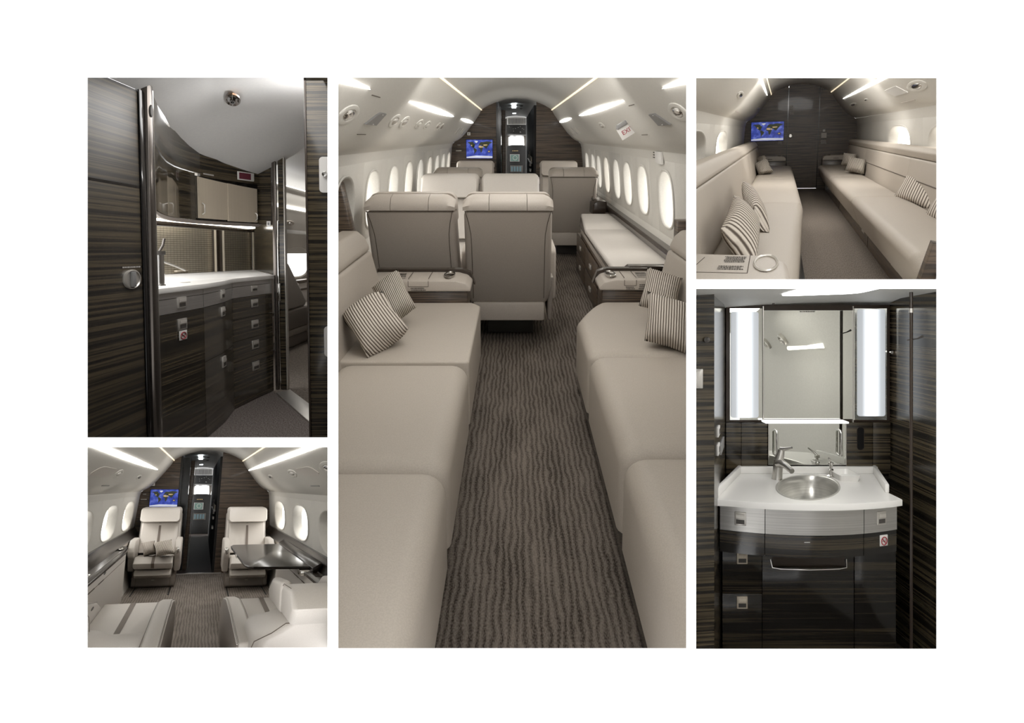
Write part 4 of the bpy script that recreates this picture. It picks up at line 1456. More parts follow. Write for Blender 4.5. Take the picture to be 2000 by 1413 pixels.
# ---- side consoles, ledges, table
for s in (-1, 1):
    ax = lambda v: CA + s * v
    side = 'left' if s < 0 else 'right'
    yf = 12.25 if s < 0 else 11.9
    t = thing('side_console', 'cream side console with a glossy dark top along the %s wall of the club cabin' % side, 'console', (CA, 0, 0))
    fx = 0.90
    out = [(s * fx, 4.2), (s * fx, yf - 0.7), (s * (fx + 0.02), yf - 0.25), (s * (fx + 0.08), yf), (s * 1.05, yf), (s * 1.05, 4.2)]
    bm = BM()
    prism(bm, out, 'z', 0.0, 0.625, 0.006)
    body = obj('console_body', bm, 'leather_light', t)
    bm = BM()
    tube(bm, [(s * (fx - 0.001), y, 0.53 - 0.0 * y) for y in (4.3, 7, 9, yf - 0.7)], 0.0025, 5)
    obj('panel_seam', bm, 'seam', body)
    bm = BM()
    box(bm, *sorted((s * (fx - 0.003), s * (fx + 0.002))), 4.3, yf - 0.6, 0.0, 0.03)
    obj('kick_strip', bm, 'taupe', body)
    for k in range(3):
        bm = BM()
        box(bm, *sorted((s * (fx - 0.003), s * (fx + 0.001))), 7.3 + 0.75 * k, 7.75 + 0.75 * k, 0.525, 0.535)
        obj('vent_slot', bm, 'seam', body)
    bm = BM()
    lathe(bm, [(0.014, 0.0), (0.012, -0.004)], (s * (fx - 0.001), 9.3 if s < 0 else 9.9, 0.585), 12, 0, 'x', sx=8.0)
    obj('jack_socket', bm, 'dark_grey', body)
    out = [(s * (fx - 0.035), 4.2), (s * (fx - 0.035), yf - 1.0), (s * (fx - 0.01), yf - 0.35), (s * (fx + 0.05), yf + 0.05), (s * 1.06, yf + 0.05), (s * 1.06, 4.2)]
    bm = BM()
    prism(bm, out, 'z', 0.625, 0.652, 0.006)
    top = obj('console_top', bm, 'wood_top', t)
    bm = BM()
    box(bm, *sorted((s * (fx + 0.012), s * (fx + 0.10))), 7.6, yf - 1.0, 0.652, 0.656)
    obj('top_inlay', bm, 'gloss_brown', top)
    for y in ((yf - 0.55, 8.2) if s < 0 else (yf - 0.4,)):
        bm = BM()
        lathe(bm, [(0.034, 0.0), (0.037, 0.010), (0.030, 0.012), (0.028, 0.0), (0.026, -0.02)], (s * (fx + 0.055), y, 0.654), 22, sy=7.0)
        obj('cup_holder', bm, 'chrome', top)
    t = thing('side_ledge', 'dark glossy wood ledge sloping up to the %s windows of the club cabin' % side, 'ledge', (CA, 0, 0))
    bm = BM()
    prism(bm, [(s * 0.985, 0.655), (s * 1.0, 0.655), (s * 1.078, 0.745), (s * 1.078, 0.775), (s * 1.055, 0.77)], 'y', 4.2, 15.25, 0.004)
    obj('ledge_panel', bm, 'wood_top', t)
    bm = BM()
    prism(bm, [(s * 0.995, 0.60), (s * 1.07, 0.60), (s * 1.07, 0.70), (s * 0.995, 0.66)], 'y', yf + 0.1, 15.25, 0.003)
    obj('ledge_pad', bm, 'leather', t)
    bm = BM()
    lathe(bm, [(0.018, 0.0), (0.016, -0.006)], (s * 0.992, yf + 1.2, 0.635), 12, 0, 'x', sx=6.0)
    obj('jack_socket', bm, 'dark_grey', t)

t = thing('folding_table', 'glossy dark wood folding table open over the right club seat', 'table', (0.0, 0, 0.665))
pts = [(1.02, 8.15), (0.50, 8.30)] + [(0.50 - 0.075 * math.sin(a), 8.30 + 0.5 * (1 - math.cos(a))) for a in (0.5, 1.0, 1.4)] + [(0.385, 11.0), (0.39, 11.3), (0.42, 11.5), (1.02, 11.5)]
bm = BM()
prism(bm, pts, 'z', 0.0, 0.024, 0.008, 3)
tt = obj('table_top', bm, 'wood_top', t)
bm = BM()
box(bm, 0.395, 0.401, 9.6, 9.9, 0.002, 0.028)
obj('table_latch', bm, 'nickel', tt)
bm = BM()
prism(bm, [(0.99, -0.01), (1.03, -0.01), (1.075, 0.055), (1.06, 0.075), (0.99, 0.032)], 'y', 7.9, 11.6, 0.006)
obj('table_housing', bm, 'wood_top', t)
bm = BM()
box(bm, 0.90, 1.03, 8.05, 8.3, -0.05, -0.002, 0.004)
obj('hinge_bracket', bm, 'chrome', t)
bm = BM()
box(bm, 1.035, 1.042, 9.5, 9.9, 0.035, 0.045)
obj('housing_latch', bm, 'nickel', t)

# ================================================================== LOUNGE: two facing divans before a closed wood door, upper right opening
SEC = LOUNGE
light_box(SEC, 20.0, 'lining')
LA = 0.345
cabin(LA, 2.6, 17.5, {-1: [7.4, 10.8], 1: [8.15, 11.4]}, 1.02, zlo=0.74, zhi=1.165, floor_mat='carpet_fine', floor_x=1.05)
bulkhead(LA, 17.5, 0.115, 0.70, 0.06, 'wood')
area_light('ceiling_fill', (LA, 8.2, 1.97), 0.8, 8.4, 52, (1, 0.985, 0.96))  # unseen fill added along the lounge ceiling, no lamp fitting
area_light('forward_fill', (LA, 10.5, 1.93), 0.9, 0.5, 22, (1, 0.985, 0.96), rx=1.2)  # added fill that brightens the lounge bulkhead and its lettering
bm = BM()
pts = [(0.122, 0.004), (0.694, 0.004)] + [(0.694, 2.0)] + [(x, 2.05 - (x - LA) ** 2 * 0.42) for x in (0.6, 0.5, 0.4, 0.3, 0.2)] + [(0.122, 2.03)]
prism(bm, pts, 'y', 17.49, 17.53)
door = struct('door_1', bm, 'wood')
bm = BM()
lathe(bm, [(0.040, 0.0), (0.040, -0.012), (0.030, -0.016), (0.028, -0.006), (0.0, -0.006)], (0.178, 17.49, 1.04), 22, 0, 'y')
dh = struct('door_handle', bm, 'chrome', door)
bm = BM()
box(bm, 0.150, 0.206, 17.468, 17.486, 1.034, 1.048, 0.003)
struct('handle_bar', bm, 'nickel', door)
bm = BM()
for x in (0.118, 0.697):
    box(bm, x - 0.005, x + 0.005, 17.47, 17.5, 0.0, 1.97)
struct('trim_3', bm, 'black')
bm = BM()
box(bm, -0.03, 0.03, 17.484, 17.49, 1.565, 1.625, 0.003)
sg = tag(obj('door_placard', bm, 'white_plastic', loc=(0.185, 0, 0)), 'white pictogram placard with lettering high on the closed wood door', 'placard')
bm = BM()
tube(bm, [(0.018 * math.cos(a * PI / 8), 17.483, 1.595 + 0.018 * math.sin(a * PI / 8)) for a in range(16)], 0.003, 4, closed=True)
tube(bm, [(-0.012, 17.483, 1.582), (0.012, 17.483, 1.608)], 0.003, 4)
obj('pictogram', bm, 'ink', sg)
bm = BM()
text_lines(bm, -0.045, 0.045, 1.45, 1.555, 17.484, 5, 21)
obj('placard_text', bm, 'pale_ink', sg)
map_screen(-0.575, 0.045, 0.957, 1.325, 17.47, 'monitor showing a blue world map above the left divan beside the wood door')
bm = BM()
text_lines(bm, -0.06, 0.03, 0.885, 0.94, 17.497, 3, 22)
tag(obj('wall_lettering', bm, 'pale_ink'), 'small pale lettering on the bulkhead under the lounge map monitor', 'lettering')
t = thing('wall_switch', 'cream square switch plate with lettering right of the wood door', 'switch', (0.80, 17.49, 1.03))
bm = BM()
box(bm, -0.05, 0.05, -0.008, 0.01, -0.05, 0.05, 0.004)
obj('switch_plate', bm, 'leather_light', t)
bm = BM()
box(bm, -0.025, 0.02, -0.006, 0.01, 0.07, 0.115, 0.002)
mk = obj('switch_marker', bm, 'white_plastic', t)
bm = BM()
text_lines(bm, -0.06, 0.055, -0.165, -0.08, -0.003, 4, 23)
obj('switch_lettering', bm, 'pale_ink', t)

light_strip(LA, -1, 0.602, 7.0, 15.6, 0.016, 'thin tapering ceiling light above the left divan of the lounge')
light_strip(LA, 1, 0.675, 6.0, 15.9, 0.018, 'thin tapering ceiling light above the right divan of the lounge')
reading_light(LA, -1, 0.775, 9.4, 0.55, 0.042, 'larger round reading light above the left divan of the lounge', lens='chrome')
reading_light(LA, -1, 0.755, 16.0, 0.6, 0.030, 'small reading light above the left divan close to the wood bulkhead', lens='chrome')
reading_light(LA, 1, 0.78, 15.1, 0.75, 0.035, 'small reading light above the right divan close to the wood bulkhead', lens='chrome')
reading_light(LA, 1, 0.80, 8.35, 0.55, 0.058, 'large oval reading light above the right divan of the lounge', lens='chrome')
reading_light(LA, 1, 0.775, 12.8, 0.25, 0.018, 'tiny dark sensor on the right valance of the lounge', 'sensor', 'sensor', lens='matt_black')
plate_on_valance(LA, 1, 0.79, 9.75, [(-0.5 - 0.25, 0.05), (-0.5 + 0.15, -0.055), (0.5 + 0.15, -0.055), (0.5 - 0.25, 0.05)], 0.006, 'white_plastic', 'speaker_grille', 'pale square speaker grille on the right valance of the lounge', 'speaker')
plate_on_valance(LA, 1, 0.90, 9.6, [(-0.5, -0.006), (0.5, -0.006), (0.5, 0.006), (-0.5, 0.006)], 0.004, 'leather_light', 'call_light', 'slim call light slot above the right divan of the lounge', 'light')
plate_on_valance(LA, -1, 0.90, 11.5, [(-0.6, -0.006), (0.6, -0.006), (0.6, 0.006), (-0.6, 0.006)], 0.004, 'leather_light', 'call_light', 'slim call light slot above the left divan of the lounge', 'light')

divan('long cream divan on the left of the lounge, nearest the camera', -1, 0.215, [8.2, 12.5, 16.9], None, -0.37, y_near=3.85, zhead=0.955, head_lo=0.845, tilt=0.08, near_cut=0.13, head_x=0.03, back_joint=[3.0, 4.3, 12.0, 16.9], hpuff=0.005)
dv = divan('long cream divan on the right of the lounge above wood drawers', 1, 0.685, [8.9, 12.8, 16.95], None, 1.195, y_near=4.85, zhead=0.955, head_lo=0.85, tilt=0.035, under=0.13, plinth=False, back_joint=[4.85, 9.0, 13.5, 16.95], head_x=0.01)
bm = BM()
box(bm, 0.835, 1.2, 4.6, 17.0, 0.0, 0.205, 0.004)
pl = obj('plinth', bm, 'wood', dv)
for y in (8.6, 12.8):
    bm = BM()
    box(bm, 0.833, 0.836, y - 0.01, y + 0.01, 0.01, 0.2)
    obj('plinth_joint', bm, 'black', pl)
for y in (6.6, 10.3, 14.6):
    bm = BM()
    box(bm, 0.828, 0.836, y - 0.17, y + 0.17, 0.12, 0.128, 0.001)
    obj('drawer_pull', bm, 'nickel', pl)
for y in (9.05, 16.3):
    bm = BM()
    box(bm, 0.827, 0.836, y - 0.14, y + 0.14, 0.10, 0.20, 0.002)
    obj('latch_plate', bm, 'nickel', pl)
bm = BM()
tube(bm, [(1.199, 4.9, 0.655), (1.199, 9.0, 0.655), (1.199, 13.5, 0.655), (1.199, 16.9, 0.655)], 0.005, 6)
obj('back_seam', bm, 'seam', dv)

pillow('ribbed pillow leaning on the far end of the left divan of the lounge', (-0.26, 14.0, 0.565), (0.105, 0.0, 0.045), (0.060, -0.35, -0.095), (-0.02, -0.45, 0.05))
pillow('ribbed pillow half hidden behind another at the far left lounge armrest', (-0.30, 15.4, 0.61), (0.085, 0.0, 0.035), (0.055, -0.30, -0.080), (0.0, -0.4, 0.05))
pillow('ribbed pillow in front of another near the far right lounge armrest', (1.095, 13.5, 0.60), (0.115, -0.30, -0.024), (-0.033, -0.15, -0.108), (-0.03, -0.40, 0.035))
pillow('ribbed pillow half hidden behind another at the far end of the right divan', (1.075, 14.7, 0.645), (0.085, -0.30, -0.004), (-0.030, -0.15, -0.100), (-0.03, -0.40, 0.035))
pillow('large ribbed pillow at the near end of the right divan of the lounge', (1.235, 8.35, 0.585), (0.055, -0.85, -0.012), (-0.085, -0.20, -0.125), (-0.050, -0.25, 0.036))
pillow('ribbed pillow cut by the right edge behind the large one on the right divan', (1.20, 6.55, 0.57), (0.035, -0.70, -0.010), (-0.075, -0.15, -0.12), (-0.045, -0.2, 0.034))
pillow('ribbed pillow standing on edge on the left divan, farther of the near pair', (-0.185, 6.65, 0.60), (0.080, -0.85, -0.045), (0.055, -0.10, -0.085), (0.035, 0.30, 0.030))
pillow('plump ribbed pillow on the left divan, nearer of the near pair', (-0.205, 5.05, 0.60), (-0.010, 0.85, 0.03), (0.095, -0.25, -0.075), (0.045, 0.1, 0.045))

for lab, s, xa, xb in (('cream padded armrest under the lounge map monitor at the far left', -1, -0.50, 0.10), ('cream padded armrest right of the wood door at the far end of the lounge', 1, 1.25, 0.775)):
    t = thing('armrest_console', lab, 'armrest', ((xa + xb) / 2, 17.02, 0))
    c = (xa + xb) / 2
    d = (xb - xa) / abs(xb - xa)
    e = abs(xb - xa) / 2
    bm = BM()
    box(bm, -e, e, 0.05, 0.42, 0.2, 0.565, 0.004)
    obj('console_body', bm, 'wood', t)
    bm = BM()
    prism(bm, [(-d * e, 0.565), (d * e, 0.565), (d * e, 0.60), (d * (e - 0.03), 0.64), (d * (e - 0.08), 0.655), (-d * e, 0.655)], 'y', 0.0, 0.44, 0.008, 2)
    lid = obj('padded_lid', bm, 'leather', t)
    bm = BM()
    lathe(bm, [(0.032, 0.0), (0.034, 0.006), (0.030, 0.008), (0.027, 0.002), (0.0, -0.004)], (d * (e - 0.12), 0.22, 0.655), 20, sx=1.0, sy=5.0)
    obj('cup_holder', bm, 'chrome', t)
    bm = BM()
    text_lines(bm, -0.05, 0.05, 0.59, 0.61, -0.002, 1, 4)
    obj('placard_text', bm, 'ink', lid)

t = thing('armrest_console', 'cream armrest with printed lettering and a steel cup holder in the lounge foreground', 'armrest', (0, 3.1, 0))
bm = BM()
out = [(-0.62, -0.55), (-0.02, -0.55), (0.03, -0.25), (0.05, 0.1), (0.04, 0.42), (-0.02, 0.60), (-0.62, 0.66)]
prism(bm, out, 'z', 0.30, 0.62, 0.03, 4)
lid = obj('padded_lid', bm, 'leather', t)
bm = BM()
lathe(bm, [(0.048, 0.0), (0.050, 0.006), (0.046, 0.010), (0.040, 0.006), (0.039, -0.06), (0.0, -0.062)], (-0.043, 0.36, 0.619), 32, sx=1.0, sy=4.6)
obj('cup_holder', bm, 'nickel', t)
bm = BM()
for p, q in (((-0.112, 0.60), (-0.107, 0.10)), ((-0.107, 0.10), (-0.34, 0.10)), ((-0.30, 0.50), (-0.33, 0.10))):
    tube(bm, [(p[0], p[1], 0.6205), (q[0], q[1], 0.6205)], 0.0018, 4)
obj('lid_joint', bm, 'seam', lid)
bm = BM()
text_lines(bm, -0.215, -0.125, 0.36, 0.54, 0, 6, 31, 0, flat=0.6215)
text_lines(bm, -0.225, -0.125, 0.17, 0.28, 0, 3, 32, 0, flat=0.6215)
obj('placard_text', bm, 'ink', lid)
t = thing('divider_screen', 'dark wood divider with a metal edge at the near end of the right divan', 'divider', (0.93, 4.9, 0))
bm = BM()
solid(bm, [(-0.36, -0.5, 0.0), (-0.31, -0.5, 0.0), (-0.31, -0.4, 0.0), (-0.36, -0.4, 0.0)], [(-0.205, -0.5, 0.592), (-0.13, -0.5, 0.575), (-0.13, -0.4, 0.575), (-0.205, -0.4, 0.592)], b=0.003)
obj('divider_edge', bm, 'wood', t)
bm = BM()
solid(bm, [(-0.31, -0.52, 0.0), (0.05, -0.52, 0.0), (0.05, -0.42, 0.0), (-0.31, -0.42, 0.0)], [(-0.165, -0.52, 0.49), (0.05, -0.52, 0.50), (0.05, -0.42, 0.50), (-0.165, -0.42, 0.49)])
obj('divider_panel', bm, 'grey_plastic', t)

# ================================================================== WASHROOM: basin cabinet under a lit mirror, lower right opening
SEC = WASHROOM
light_box(SEC, 6.0, 'grey_ceil')


def latch(name, parent, x, y, z, w, h, mat='nickel', rz=0.0, seg=True):
    """square flush latch: frame, paddle, dark recess"""
    bm = BM()
    box(bm, -w / 2, w / 2, -0.006, 0.004, -h / 2, h / 2, 0.002)
    f = obj(name, bm, mat, parent, (x, y, z), rz=rz)
    return f


def latch_full(parent, x, y, z, w, h, mat='nickel', rz=0.0):
    bm = BM()
    box(bm, -w / 2, w / 2, -0.006, 0.004, -h / 2, h / 2, 0.002, m=0)
    prism(bm, [(-0.0066, h * 0.02), (-0.0066, h * 0.36), (-0.010, h * 0.30), (-0.012, h * 0.06)], 'x', -w * 0.36, w * 0.36, m=0)
    box(bm, -w * 0.36, w * 0.36, -0.0068, -0.005, -h * 0.38, -h * 0.06, m=1)
    return obj('latch', bm, [mat, 'dark_grey'], parent, (x, y, z), rz=rz)


def no_smoking(label, x, y, z, w, h, rz=0.0, mirror_mat='white_plastic'):
    t = thing('no_smoking_sign', label, 'sign', (x, y, z), rz)
    bm = BM()
    box(bm, -w / 2, w / 2, -0.003, 0.002, -h / 2, h / 2, 0.0015)
    obj('sign_plate', bm, 'white_plastic', t)
    bm = BM()
    r = 0.36
    tube(bm, [(r * w * math.cos(a * PI / 12), -0.004, r * h * math.sin(a * PI / 12) - h * 0.05) for a in range(24)], min(w, h) * 0.05, 6, closed=True)
    tube(bm, [(-r * w * 0.7, -0.004, r * h * 0.65 - h * 0.05), (r * w * 0.7, -0.004, -r * h * 0.75 - h * 0.05)], min(w, h) * 0.045, 6)
    obj('ban_symbol', bm, 'red', t)
    bm = BM()
    box(bm, -w * 0.22, w * 0.2, -0.0036, -0.003, -h * 0.09, -h * 0.03)
    tube(bm, [(w * 0.16, -0.004, 0.0), (w * 0.20, -0.004, h * 0.06), (w * 0.14, -0.004, h * 0.12)], w * 0.02, 5)
    obj('cigarette_symbol', bm, 'ink', t)
    return t


def bow(x, y0=3.60, d=0.10):
    return y0 + d * ((x - 1.326) / 0.40) ** 2


def bowed(bm, x0, x1, z0, z1, back, off=0.0, n=16, m=0, b=0.0, d=0.10, y0=3.60):
    xs = [x0 + (x1 - x0) * k / n for k in range(n + 1)]
    out = [(x, bow(x, y0, d) + off) for x in xs] + [(x, bow(x, y0, d) + off + 0.02) for x in xs[::-1]]
    return prism(bm, out, 'z', z0, z1, b, 2, m)


# shell
bm = BM()
box(bm, 0.5, 2.2, 4.28, 4.32, 0.0, 1.85)
struct('wall_back', bm, 'wood_dark')
bm = BM()
solid(bm, [(0.74, 3.38, 0.0), (0.822, 3.40, 0.0), (1.090, 4.25, 0.0), (1.0, 4.32, 0.0)], [(0.74, 3.38, 1.79), (0.822, 3.40, 1.79), (1.090, 4.25, 1.732), (1.0, 4.32, 1.732)])
struct('wall_left', bm, 'wood_galley')
bm = BM()
box(bm, 1.952, 1.99, 3.78, 4.28, 0.0, 1.85)
struct('wall_right', bm, 'wood_galley')
bm = BM()
pr = [(1.97, 0.0), (1.97, 1.30), (1.955, 1.38), (1.90, 1.46), (1.78, 1.62), (1.70, 1.80)]
loft(bm, [[(1.97 - (1.97 - x) * q + 0.02 * (y > 3.5), y, z) for x, z in pr] for y, q in ((1.3, 1), (2.2, 1), (2.8, 0.9), (3.1, 0.7), (3.35, 0.4), (3.55, 0.12), (3.78, 0.0))], closed=False)
struct('wall_right', bm, 'lining', sharp=80)
bm = BM()
poly(bm, [(0.3, 1.3, 0), (2.2, 1.3, 0), (2.2, 4.3, 0), (0.3, 4.3, 0)])
struct('floor', bm, 'dark_floor')
bm = BM()
rows = []
for y in (1.4, 2.2, 3.0, 3.5, 3.9, 4.15, 4.27):
    zc = 1.7234 + (4.25 - y) * 0.082
    drop = 0.014 if y > 4.2 else 0.0
    rows.append([(x, y, zc + (x - 1.1) * 0.034 + 0.02 * math.sin((x - 0.9) * 2.6) * (1 if y > 3.4 else 0.6) - drop) for x in (0.5, 0.8, 0.95, 1.1, 1.3, 1.5, 1.7, 1.9, 2.2)])
loft(bm, rows, closed=False)
struct('ceiling', bm, 'ceil', sharp=80)
bm = BM()
cz = lambda x, y: 1.7234 + (4.25 - y) * 0.082 + (x - 1.1) * 0.034 + 0.012
out = rrect(1.20, 1.56, 2.75, 3.74, 0.07, 5)
solid(bm, [(x, y, cz(x, y) + 0.0) for x, y in out], [(x, y, cz(x, y) - 0.006) for x, y in out])
tag(obj('ceiling_light', bm, 'lamp'), 'rounded white ceiling light above the washroom mirror', 'light')
t = thing('ceiling_screw', 'small dark screw in the washroom ceiling left of the ceiling light', 'screw', (1.300, 4.12, 1.742))
bm = BM()
lathe(bm, [(0.006, 0.002), (0.006, -0.004), (0.002, -0.006)], (0, 0, 0), 10)
obj('screw_head', bm, 'dark_grey', t)
area_light('ceiling_fill', (1.40, 3.2, 1.765), 0.5, 0.7, 7.5, (1, 0.99, 0.96), rx=0.25)  # added fill just beneath the washroom ceiling light

# left tall cabinet, seen at the picture's edge
t = thing('tall_cabinet', 'tall striped wood cabinet at the left of the washroom basin', 'cabinet', (0.70, 3.36, 0))
bm = BM()
solid(bm, [(0.0, 0.0, 0.0), (0.122, 0.02, 0.0), (0.122, 0.05, 0.0), (0.0, 0.03, 0.0)], [(0.0, 0.0, 1.785), (0.122, 0.02, 1.797), (0.122, 0.05, 1.797), (0.0, 0.03, 1.785)])
obj('cabinet_door', bm, 'wood_galley', t)
bm = BM()
lathe(bm, [(0.010, 0.0), (0.012, -0.010), (0.006, -0.014), (0.0, -0.014)], (0.088, 0.014, 1.594), 14, 0, 'y')
obj('door_knob', bm, 'dark_grey', t)
bm = BM()
box(bm, 0.038, 0.070, -0.006, 0.012, 1.395, 1.475, 0.003)
box(bm, 0.040, 0.060, -0.009, -0.005, 1.402, 1.468, 0.002)
obj('towel_flap', bm, 'nickel', t)

ang = -math.atan2(0.268, 0.85)


def on_left(s):
    return 0.822 + 0.268 * s, 3.40 + 0.85 * s


for nm, lab, s, z, w, h, mark in (('power_outlet', 'upper of two white outlets on the left washroom wall', 0.36, 1.165, 0.10, 0.042, True), ('power_outlet', 'lower of two white outlets on the left washroom wall', 0.355, 1.085, 0.10, 0.046, True), ('blank_plate', 'grey blank plate beside the two outlets on the left washroom wall', 0.66, 1.055, 0.24, 0.050, False)):
    x, y = on_left(s)
    t = thing(nm, lab, 'outlet' if mark else 'plate', (x, y, z), ang)
    bm = BM()
    box(bm, -0.004, 0.006, -w / 2, w / 2, -h / 2, h / 2, 0.002)
    obj('cover_plate', bm, 'white_plastic' if mark else 'grey_plastic', t)
    if mark:
        bm = BM()
        box(bm, 0.006, 0.008, -w * 0.2, w * 0.2, -h * 0.25, h * 0.25)
        obj('socket', bm, 'dark_grey', t)

# mirror cabinet
t = thing('mirror_cabinet', 'wide mirror cabinet with two tall frosted lamps above the basin', 'mirror', (0, 4.25, 0))
bm = BM()
box(bm, 1.094, 1.946, 0.0, 0.03, 1.126, 1.735, 0.004)
obj('cabinet_frame', bm, 'gloss_brown', t)
for x0, x1 in ((1.113, 1.281), (1.752, 1.926)):
    bm = BM()
    box(bm, x0, x1, -0.006, 0.0, 1.138, 1.716)
    side = obj('mirror_panel', bm, 'mirror', t)
    a, c = (1.118, 1.260) if x0 < 1.5 else (1.773, 1.916)
    z0, z1 = (1.150, 1.699) if x0 < 1.5 else (1.158, 1.712)
    bm = BM()
    prism(bm, rrect(a, c, z0, z1, 0.012, 4), 'y', -0.012, -0.0065)
    lampo = obj('frosted_lamp', bm, 'frost_lamp', side)
bm = BM()
box(bm, 1.288, 1.748, -0.010, 0.0, 1.143, 1.706)
cm = obj('centre_mirror', bm, 'mirror', t)
bm = BM()
text_lines(bm, 1.47, 1.56, 1.695, 1.705, -0.0105, 1, 12)
obj('mirror_lettering', bm, 'ink', cm)
bm = BM()
for x in (1.2845, 1.7500):
    box(bm, x - 0.0018, x + 0.0018, -0.012, 0.002, 1.126, 1.728)
obj('frame_joint', bm, 'nickel', t)
bm = BM()
box(bm, 1.278, 1.702, -0.075, 0.0, 1.129, 1.138, 0.002)
obj('shelf_lamp', bm, 'lamp_soft', t)
t = thing('basin_mirror', 'low mirror with a metal frame directly behind the basin tap', 'mirror', (0, 4.25, 0))
bm = BM()
box(bm, 1.316, 1.711, -0.006, 0.004, 0.909, 1.122)
obj('mirror_glass', bm, 'mirror', t)
bm = BM()
for x in (1.3135, 1.7125):
    box(bm, x - 0.003, x + 0.003, -0.010, 0.004, 0.905, 1.126)
box(bm, 1.3135, 1.7125, -0.010, 0.004, 0.905, 0.909)
obj('mirror_frame', bm, 'chrome', t)
for x, lab in ((1.347, 'left'), (1.678, 'right')):
    t = thing('grab_rail', 'slim chrome rail at the %s edge of the low basin mirror' % lab, 'rail', (x, 4.215, 0.955))
    bm = BM()
    tube(bm, [(0, 0.03, 0.0), (0, 0.006, 0.004), (0, 0, 0.014), (0, 0, 0.118), (0, 0.006, 0.128), (0, 0.03, 0.132)], 0.0055, 10)
    obj('rail_bar', bm, 'chrome', t)
t = thing('splash_panels', 'striped wood wall panels with a rounded slot beside the basin mirror', 'panel', (0, 4.25, 0))
for x0, x1 in ((1.094, 1.172), (1.174, 1.309), (1.717, 1.853), (1.856, 1.946)):
    bm = BM()
    box(bm, x0, x1, -0.004, 0.02, 0.86, 1.124, 0.001)
    obj('wood_panel', bm, 'wood_galley', t)
bm = BM()
prism(bm, rrect(1.772, 1.808, 0.982, 1.102, 0.017, 6), 'y', -0.006, -0.003)
obj('tissue_slot', bm, 'black', t)
bm = BM()
tube(bm, [(x, -0.005, z) for x, z in rrect(1.772, 1.808, 0.982, 1.102, 0.017, 6)], 0.0015, 5, closed=True)
obj('slot_rim', bm, 'gloss_brown', t)

# counter with the basin
cx, cy, rx, ry = 1.404, 3.925, 0.150, 0.262
outl = [(0.902, 3.672)]
for k in range(1, 16):
    x = 0.902 + (1.738 - 0.902) * k / 16
    outl.append((x, 3.585 + 0.093 * ((x - 1.335) / 0.42) ** 2))
outl += [(1.738, 3.676), (1.735, 3.80), (1.872, 4.25), (1.155, 4.25), (0.905, 3.74)]


def hit(poly_, a):
    d = (math.cos(a), math.sin(a))
    best = None
    for (x0, y0), (x1, y1) in zip(poly_, poly_[1:] + poly_[:1]):
        ex, ey = x1 - x0, y1 - y0
        den = d[0] * ey - d[1] * ex
        if abs(den) < 1e-9:
            continue
        tt = ((x0 - cx) * ey - (y0 - cy) * ex) / den
        uu = ((x0 - cx) * d[1] - (y0 - cy) * d[0]) / den
        if tt > 0 and -1e-6 <= uu <= 1 + 1e-6 and (best is None or tt < best):
            best = tt
    return cx + d[0] * best, cy + d[1] * best


angs = sorted([2 * PI * k / 64 for k in range(64)] + [math.atan2(y - cy, x - cx) % (2 * PI) for x, y in outl])
t = thing('vanity_counter', 'white washroom counter with raised edges around a round steel basin', 'counter', (0, 0, 0.863))
bm = BM()
ring = [hit(outl, a) for a in angs]


def ell(a, k=1.0):
    c, s = math.cos(a), math.sin(a)
    r = 1 / math.sqrt((c / rx) ** 2 + (s / ry) ** 2) * k
    return cx + r * c + 0.357 * r * s, cy + r * s


loft(bm, [[(*ell(a), -0.028) for a in angs], [(*ell(a), 0.0) for a in angs], [(cx + (x - cx) * 0.995, cy + (y - cy) * 0.995, 0.0) for x, y in ring], [(x, y, -0.004) for x, y in ring], [(x, y, -0.028) for x, y in ring]])
top = obj('counter_top', bm, 'white_solid', t)
bm = BM()
box(bm, 1.155, 1.872, 4.225, 4.248, 0.0, 0.036, 0.003)
obj('back_splash', bm, 'white_solid', t)
for a, c, z in (((0.905, 3.72), (1.155, 4.246), 0.040), ((1.736, 3.80), (1.872, 4.246), 0.040)):
    bm = BM()
    d = Vector((c[0] - a[0], c[1] - a[1])).normalized()
    n = Vector((d.y, -d.x)) * (0.018 if a[0] < 1.3 else -0.018)
    A = [(a[0], a[1]), (c[0], c[1]), (c[0] + n.x, c[1] + n.y), (a[0] + n.x, a[1] + n.y)]
    solid(bm, [(x, y, 0.0) for x, y in A], [(A[0][0], A[0][1], z), (A[1][0], A[1][1], z), (A[2][0], A[2][1], z), (A[3][0], A[3][1], z)], b=0.004)
    obj('side_splash', bm, 'white_solid', t)
t = thing('sink_basin', 'round brushed steel basin set into the white washroom counter', 'basin', (cx, cy, 0.863))
bm = BM()
lathe(bm, [(1.03, -0.001), (1.03, 0.004), (1.0, 0.005), (0.965, 0.0), (0.955, -0.03), (0.90, -0.075), (0.75, -0.125), (0.5, -0.15), (0.2, -0.158)], (0, 0, 0), 48, sx=rx, sy=ry, caps=False, skew=0.357)
obj('bowl', bm, 'basin_steel', t, sharp=70)
bm = BM()
lathe(bm, [(0.16, -0.156), (0.15, -0.150), (0.08, -0.152), (0.0, -0.152)], (0, 0, 0), 20, sx=rx, sy=ry, skew=0.357)
obj('drain', bm, 'chrome', t)

